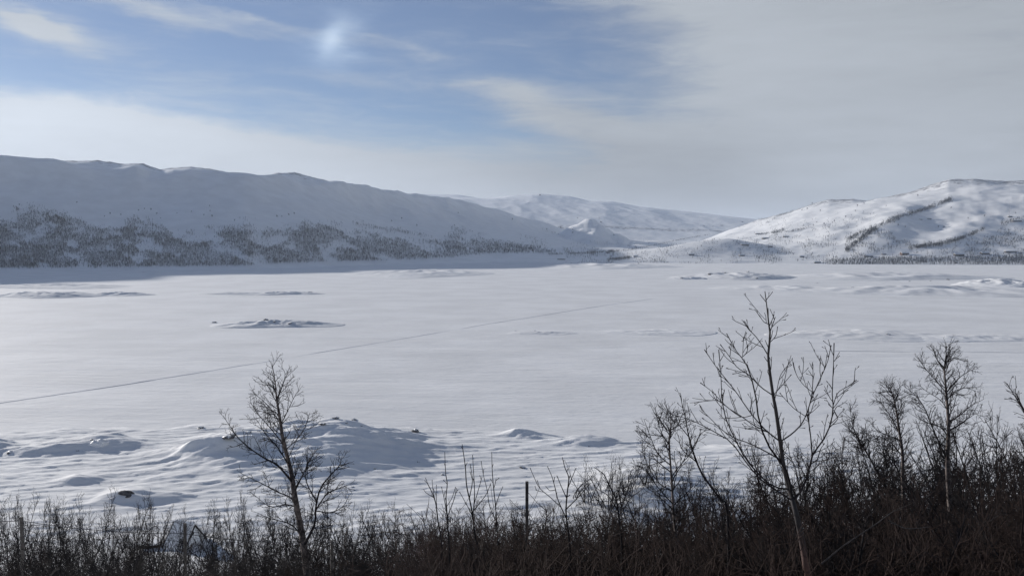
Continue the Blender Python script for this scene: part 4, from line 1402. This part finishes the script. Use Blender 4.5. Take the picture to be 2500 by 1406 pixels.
traced_tree('birch_tree', 'shorter of two bare birches rising from the right thicket', 'tree', 26.0,
            c8([(650, 1010), (642, 870), (636, 700), (612, 560), (596, 460), (580, 390), (560, 330), (545, 300)]),
            [(0.030, c8([(600, 640), (540, 590), (480, 560), (430, 500)])),
             (0.026, c8([(612, 570), (560, 480), (500, 400), (455, 380)])),
             (0.022, c8([(596, 470), (630, 400), (660, 380)])),
             (0.022, c8([(585, 400), (600, 340), (614, 275)])),
             (0.028, c8([(635, 700), (570, 640), (500, 600), (420, 590)])),
             (0.022, c8([(560, 340), (530, 320), (535, 290)])),
             ], 0.08, 0.006, 0.005, S_B, 13, M_birch, M_twig, depth=0.9, trunk_spec=S_BT)
traced_tree('birch_tree', 'thin bare birch leaning left below the two right birches', 'tree', 25.0,
            c8([(600, 1050), (540, 900), (450, 740), (400, 660), (370, 610), (335, 530), (320, 430)]),
            [(0.022, c8([(450, 740), (400, 700), (360, 600), (300, 560)])), (0.02, c8([(400, 660), (420, 590), (410, 520)])),
             (0.02, c8([(540, 900), (540, 760), (520, 640), (560, 600)]))], 0.05, 0.006, 0.005, S_B, 14, M_bark, M_twig, depth=0.8, trunk_spec=S_BT)
traced_tree('birch_tree', 'small slender bare tree left of the tall sapling', 'tree', 17.0,
            c7([(235, 1390), (225, 1300), (208, 1180), (200, 1100), (185, 900), (175, 750), (182, 690), (180, 610)]),
            [(0.020, c7([(185, 900), (120, 820), (80, 730), (50, 650)])), (0.018, c7([(178, 800), (130, 700), (105, 590)])), (0.018, c7([(180, 760), (215, 680), (240, 620)])),
             (0.022, c7([(200, 1060), (130, 1000), (60, 900), (20, 880)])), (0.018, c7([(192, 960), (230, 880), (290, 810), (330, 720)])), (0.02, c7([(196, 1000), (120, 960), (50, 830), (45, 750)]))],
            0.055, 0.005, 0.0045, S_B, 15, M_birch, M_twig, depth=0.7, trunk_spec=S_BT)
traced_tree('sapling', 'long whippy sapling leaning left beside the small slender tree', 'tree', 14.0,
            c7([(470, 1150), (430, 1050), (350, 940), (310, 860), (290, 800), (268, 720), (255, 650), (240, 590), (228, 535)]),
            [(0.010, c7([(290, 800), (320, 740), (330, 700)])), (0.010, c7([(270, 730), (225, 680), (205, 640)])), (0.010, c7([(258, 670), (275, 640), (276, 620)])), (0.012, c7([(310, 860), (240, 800), (220, 730)]))],
            0.026, 0.005, 0.0045, S_H, 16, M_twig, M_twig, bud=0.007, depth=0.5)
traced_tree('sapling', 'bare twig tips entering the picture high at the right edge', 'tree', 15.0,
            [(2600, 1300), (2570, 1150), (2540, 1060), (2510, 1000), (2492, 975), (2468, 938)],
            [(0.010, [(2510, 1000), (2490, 960), (2492, 945)]), (0.010, [(2540, 1060), (2500, 990), (2476, 972)])], 0.03, 0.005, 0.0045, S_H, 17, M_twig, M_twig, bud=0.007, depth=0.4)
S_W = [(1.5, 0.22, 30, 0.0065, 0.005, 3, 0.03, 0.06, 0.35)]
traced_tree('sapling', 'cluster of long upright shoots in the middle thicket, tallest of them all', 'shoots', 16.0,
            c6([(1150, 1180), (1120, 1000), (1100, 830), (1080, 720), (1055, 600), (1045, 450), (1030, 340), (1022, 280)]),
            [(0.014, c6([(1112, 860), (1115, 700), (1115, 600), (1108, 480), (1102, 360)])),
             (0.012, c6([(1070, 690), (1100, 560), (1082, 430)])), (0.010, c6([(1120, 740), (1150, 620), (1175, 530)])), (0.010, c6([(1105, 840), (1060, 760), (1000, 650)])), (0.010, c6([(1125, 800), (1200, 680), (1240, 590)]))],
            0.024, 0.006, 0.0055, S_W, 21, M_twig, M_twig, bud=0.008, depth=0.4)
traced_tree('sapling', 'thin upright shoot left of the tallest shoots', 'shoots', 16.0,
            c6([(920, 1180), (912, 1000), (905, 860), (895, 700), (905, 590), (893, 500), (887, 340)]),
            [(0.010, c6([(905, 860), (880, 700), (860, 610)])), (0.010, c6([(905, 780), (940, 700), (970, 610)])), (0.01, c6([(905, 860), (960, 700), (975, 620)]))], 0.020, 0.006, 0.0055, S_W, 22, M_twig, M_twig, bud=0.008, depth=0.4)
traced_tree('sapling', 'pair of shoots just right of the tallest shoots, one bent', 'shoots', 17.0,
            c6([(1300, 1180), (1290, 960), (1280, 780), (1262, 600), (1253, 470), (1250, 340)]),
            [(0.014, c6([(1240, 900), (1232, 760), (1215, 640), (1185, 520), (1168, 410)])), (0.010, c6([(1265, 640), (1275, 590), (1283, 550)])), (0.010, c6([(1280, 760), (1310, 670), (1336, 608)]))],
            0.020, 0.006, 0.0055, S_W, 23, M_twig, M_twig, bud=0.008, depth=0.4)
traced_tree('sapling', 'leaning shoots left of the thin upright shoot', 'shoots', 17.0,
            c6([(860, 1100), (835, 900), (815, 740), (780, 640), (755, 590), (737, 540)]),
            [(0.010, c6([(815, 740), (795, 640), (788, 555)])), (0.010, c6([(825, 800), (820, 690), (822, 595)])), (0.01, c6([(800, 700), (745, 660), (720, 630)]))], 0.018, 0.006, 0.0055, S_W, 24, M_twig, M_twig, bud=0.008, depth=0.4)
traced_tree('sapling', 'fan of stiff shoots right of the wooden post', 'shoots', 15.0,
            c6([(1860, 1200), (1840, 950), (1825, 800), (1835, 650), (1845, 540), (1815, 460), (1795, 380)]),
            [(0.014, c6([(1800, 860), (1765, 720), (1740, 620), (1715, 530), (1680, 450)])), (0.012, c6([(1838, 640), (1870, 540), (1902, 462)])), (0.013, c6([(1780, 760), (1700, 690), (1620, 620), (1575, 530), (1545, 460)])),
             (0.010, c6([(1740, 640), (1700, 640), (1680, 620)])), (0.012, c6([(1830, 720), (1780, 590), (1758, 530)])), (0.012, c6([(1840, 780), (1930, 680), (2005, 590)])), (0.010, c6([(1660, 650), (1600, 640), (1590, 630)]))],
            0.024, 0.006, 0.0055, S_W, 25, M_twig, M_twig, bud=0.008, depth=0.4)
traced_tree('sapling', 'curved bare shoots below the shrubs of the snowy bank', 'shoots', 16.0,
            c6([(2260, 1100), (2240, 900), (2215, 720), (2170, 620), (2120, 520), (2075, 480), (2040, 460)]),
            [(0.012, c6([(2230, 800), (2150, 680), (2060, 620), (1995, 515)])), (0.012, c6([(2235, 760), (2300, 700), (2335, 610)])), (0.010, c6([(2215, 720), (2230, 620), (2260, 590)]))],
            0.022, 0.006, 0.0055, S_W, 26, M_twig, M_twig, bud=0.008, depth=0.4)
# pale fallen branches lying across the dark thicket at the right
for i, (pts, lab) in enumerate([([(2020, 1390), (2080, 1340), (2150, 1292), (2195, 1258), (2240, 1238)], 'long pale branch slanting up across the dark right thicket'),
                                ([(2185, 1280), (2230, 1300), (2290, 1296)], 'short pale branch in the dark right thicket')]):
    B = Twigs()
    q = smooth_poly([at(a, c, 11.6 + 0.5 * k) for k, (a, c) in enumerate(pts)], 14)
    O = q[0].copy()
    B.add([p - O for p in q], tw(1, 0.012, 0.004, 14), 5)
    rr = random.Random(i); ramify(rr, B, [p - O for p in q], tw(1, 0.012, 0.004, 14), 0, S_W)
    tag(obj('branch_piece', B.mesh('branch_piece', M_bark), loc=O), lab, 'branch')

# ------------------------------------------------------------------ wooden posts and the wire fence
def post(px, pytop, Y, w, name='fence_post', parent=None, O=None, mat=None):
    t = at(px, pytop, Y); zg = float(g(t.x, t.y))
    h = t.z - zg
    P = Poly().prism([(-w / 2, -w / 2, -0.4), (w / 2, -w / 2, -0.4), (w / 2, w / 2, -0.4), (-w / 2, w / 2, -0.4)], (0, 0, h + 0.4))
    P.prism([(-w * .46, -w * .46, h + .001), (w * .46, -w * .46, h + .001), (w * .46, w * .46, h + .001), (-w * .46, w * .46, h + .001)], (0, 0, w * 0.22))
    o = P.build(name, mat or M_wood, parent, (t.x - (O.x if O else 0), t.y - (O.y if O else 0), zg - (O.z if O else 0)))
    return o, t


o, _t = post(1287, 1184, 19.0, 0.075, 'wooden_post')
tag(o, 'square grey wooden post standing out of the middle thicket', 'post')
fo = at(30, 1400, 24); fO = Vector((fo.x, fo.y, float(g(fo.x, fo.y))))
fence = tag(empty('wire_fence', fO), 'single-wire fence on grey posts through the left thicket', 'fence')
wp = []
for px, py, wy in ((-330, 1255, 1262), (32, 1272, 1281), (435, 1288, 1313), (800, 1331, 1336), (1180, 1334, 1338)):
    o, t = post(px, py, 22.0, 0.08, 'fence_post', fence, fO)
    o.rotation_euler = (0.02, 0.015 * math.sin(px), 0.3)
    wp.append(at(px, wy, 21.93))
segs = []
for a, c in zip(wp[:-1], wp[1:]):
    n = 10
    for k in range(n):
        t0, t1 = k / n, (k + 1) / n
        p0 = a.lerp(c, t0) - Vector((0, 0, 0.10 * 4 * t0 * (1 - t0))) - fO
        p1 = a.lerp(c, t1) - Vector((0, 0, 0.10 * 4 * t1 * (1 - t1))) - fO
        segs.append((p0, p1, 0.009, 0.009))
tubes('wire', segs, M_wire, fence, 5)

# ------------------------------------------------------------------ snow-covered hut among the left shrubs
hp = shore_hit(438, 1338)
hut = empty('snowy_hut', (hp.x, hp.y, hp.z - 0.5), R(-14))
tag(hut, 'small hut buried in snow behind the left thicket, steep white roof', 'hut')
s_ = hp.y / F
W2 = 52 * s_; D2 = 2.6; hw = 0.7; hr = 3.5
Poly().prism([(-W2 / 2, -D2, -0.5), (W2 / 2, -D2, -0.5), (W2 / 2, -D2, hw), (-W2 / 2, -D2, hw)], (0, 2 * D2, 0)).build('wall', M_dark, hut)
Poly().prism([(-W2 / 2 - 0.02, -D2, hw), (-W2 / 2 - 0.02, D2, hw), (-W2 / 2 - 0.02, 0, hr)], (0.25, 0, 0)).build('gable', M_dark, hut)
Poly().prism([(W2 / 2 + 0.02, -D2, -0.5), (W2 / 2 + 0.02, D2, -0.5), (W2 / 2 + 0.02, D2, hw), (W2 / 2 + 0.02, 0, hr), (W2 / 2 + 0.02, -D2, hw)], (-0.25, 0, 0)).build('gable', M_snowcap, hut)
Poly().prism([(W2 / 2 + 0.05, -D2 * 0.55, hw + 0.95), (W2 / 2 + 0.05, -D2 * 0.1, hr - 0.8), (W2 / 2 + 0.05, -D2 * 0.05, hr - 1.25)], (0.02, 0, 0)).build('gable_opening', M_dark, hut)
rf = Poly(); sn = Poly(); bb = Poly()
for s in (-1, 1):
    rf.prism([(-W2 / 2 - 0.3, s * (D2 + 0.45), hw - 0.5), (-W2 / 2 - 0.3, 0, hr + 0.02), (-W2 / 2 - 0.3, 0, hr + 0.18), (-W2 / 2 - 0.3, s * (D2 + 0.45), hw - 0.34)], (W2 + 0.6, 0, 0))
    sn.prism([(-W2 / 2 - 0.12, s * (D2 + 0.42), hw - 0.32), (-W2 / 2 - 0.12, 0, hr + 0.2), (-W2 / 2 - 0.12, 0, hr + 0.62), (-W2 / 2 - 0.12, s * (D2 + 0.42), hw + 0.2)], (W2 + 0.24, 0, 0))
    bb.prism([(-W2 / 2 - 0.42, s * (D2 + 0.5), hw - 0.62), (-W2 / 2 - 0.42, 0, hr + 0.0), (-W2 / 2 - 0.42, 0, hr + 0.42), (-W2 / 2 - 0.42, s * (D2 + 0.5), hw - 0.26)], (0.11, 0, 0))
rfo = rf.build('roof', M_dark, hut); sn.build('roof_snow', M_snowcap, rfo); bb.build('bargeboard', M_dark, rfo)
hp = shore_hit(352, 1346)
sh = empty('low_shed', (hp.x, hp.y, hp.z - 0.2), R(6))
tag(sh, 'low dark shed with flat snowy top left of the buried hut', 'shed')
Poly().box(-1.5, 1.5, -1.0, 1.0, -0.3, 0.75).build('wall', M_dark, sh)
Poly().box(-1.65, 1.65, -1.15, 1.15, 0.753, 1.05).build('roof_snow', M_snowcap, sh)
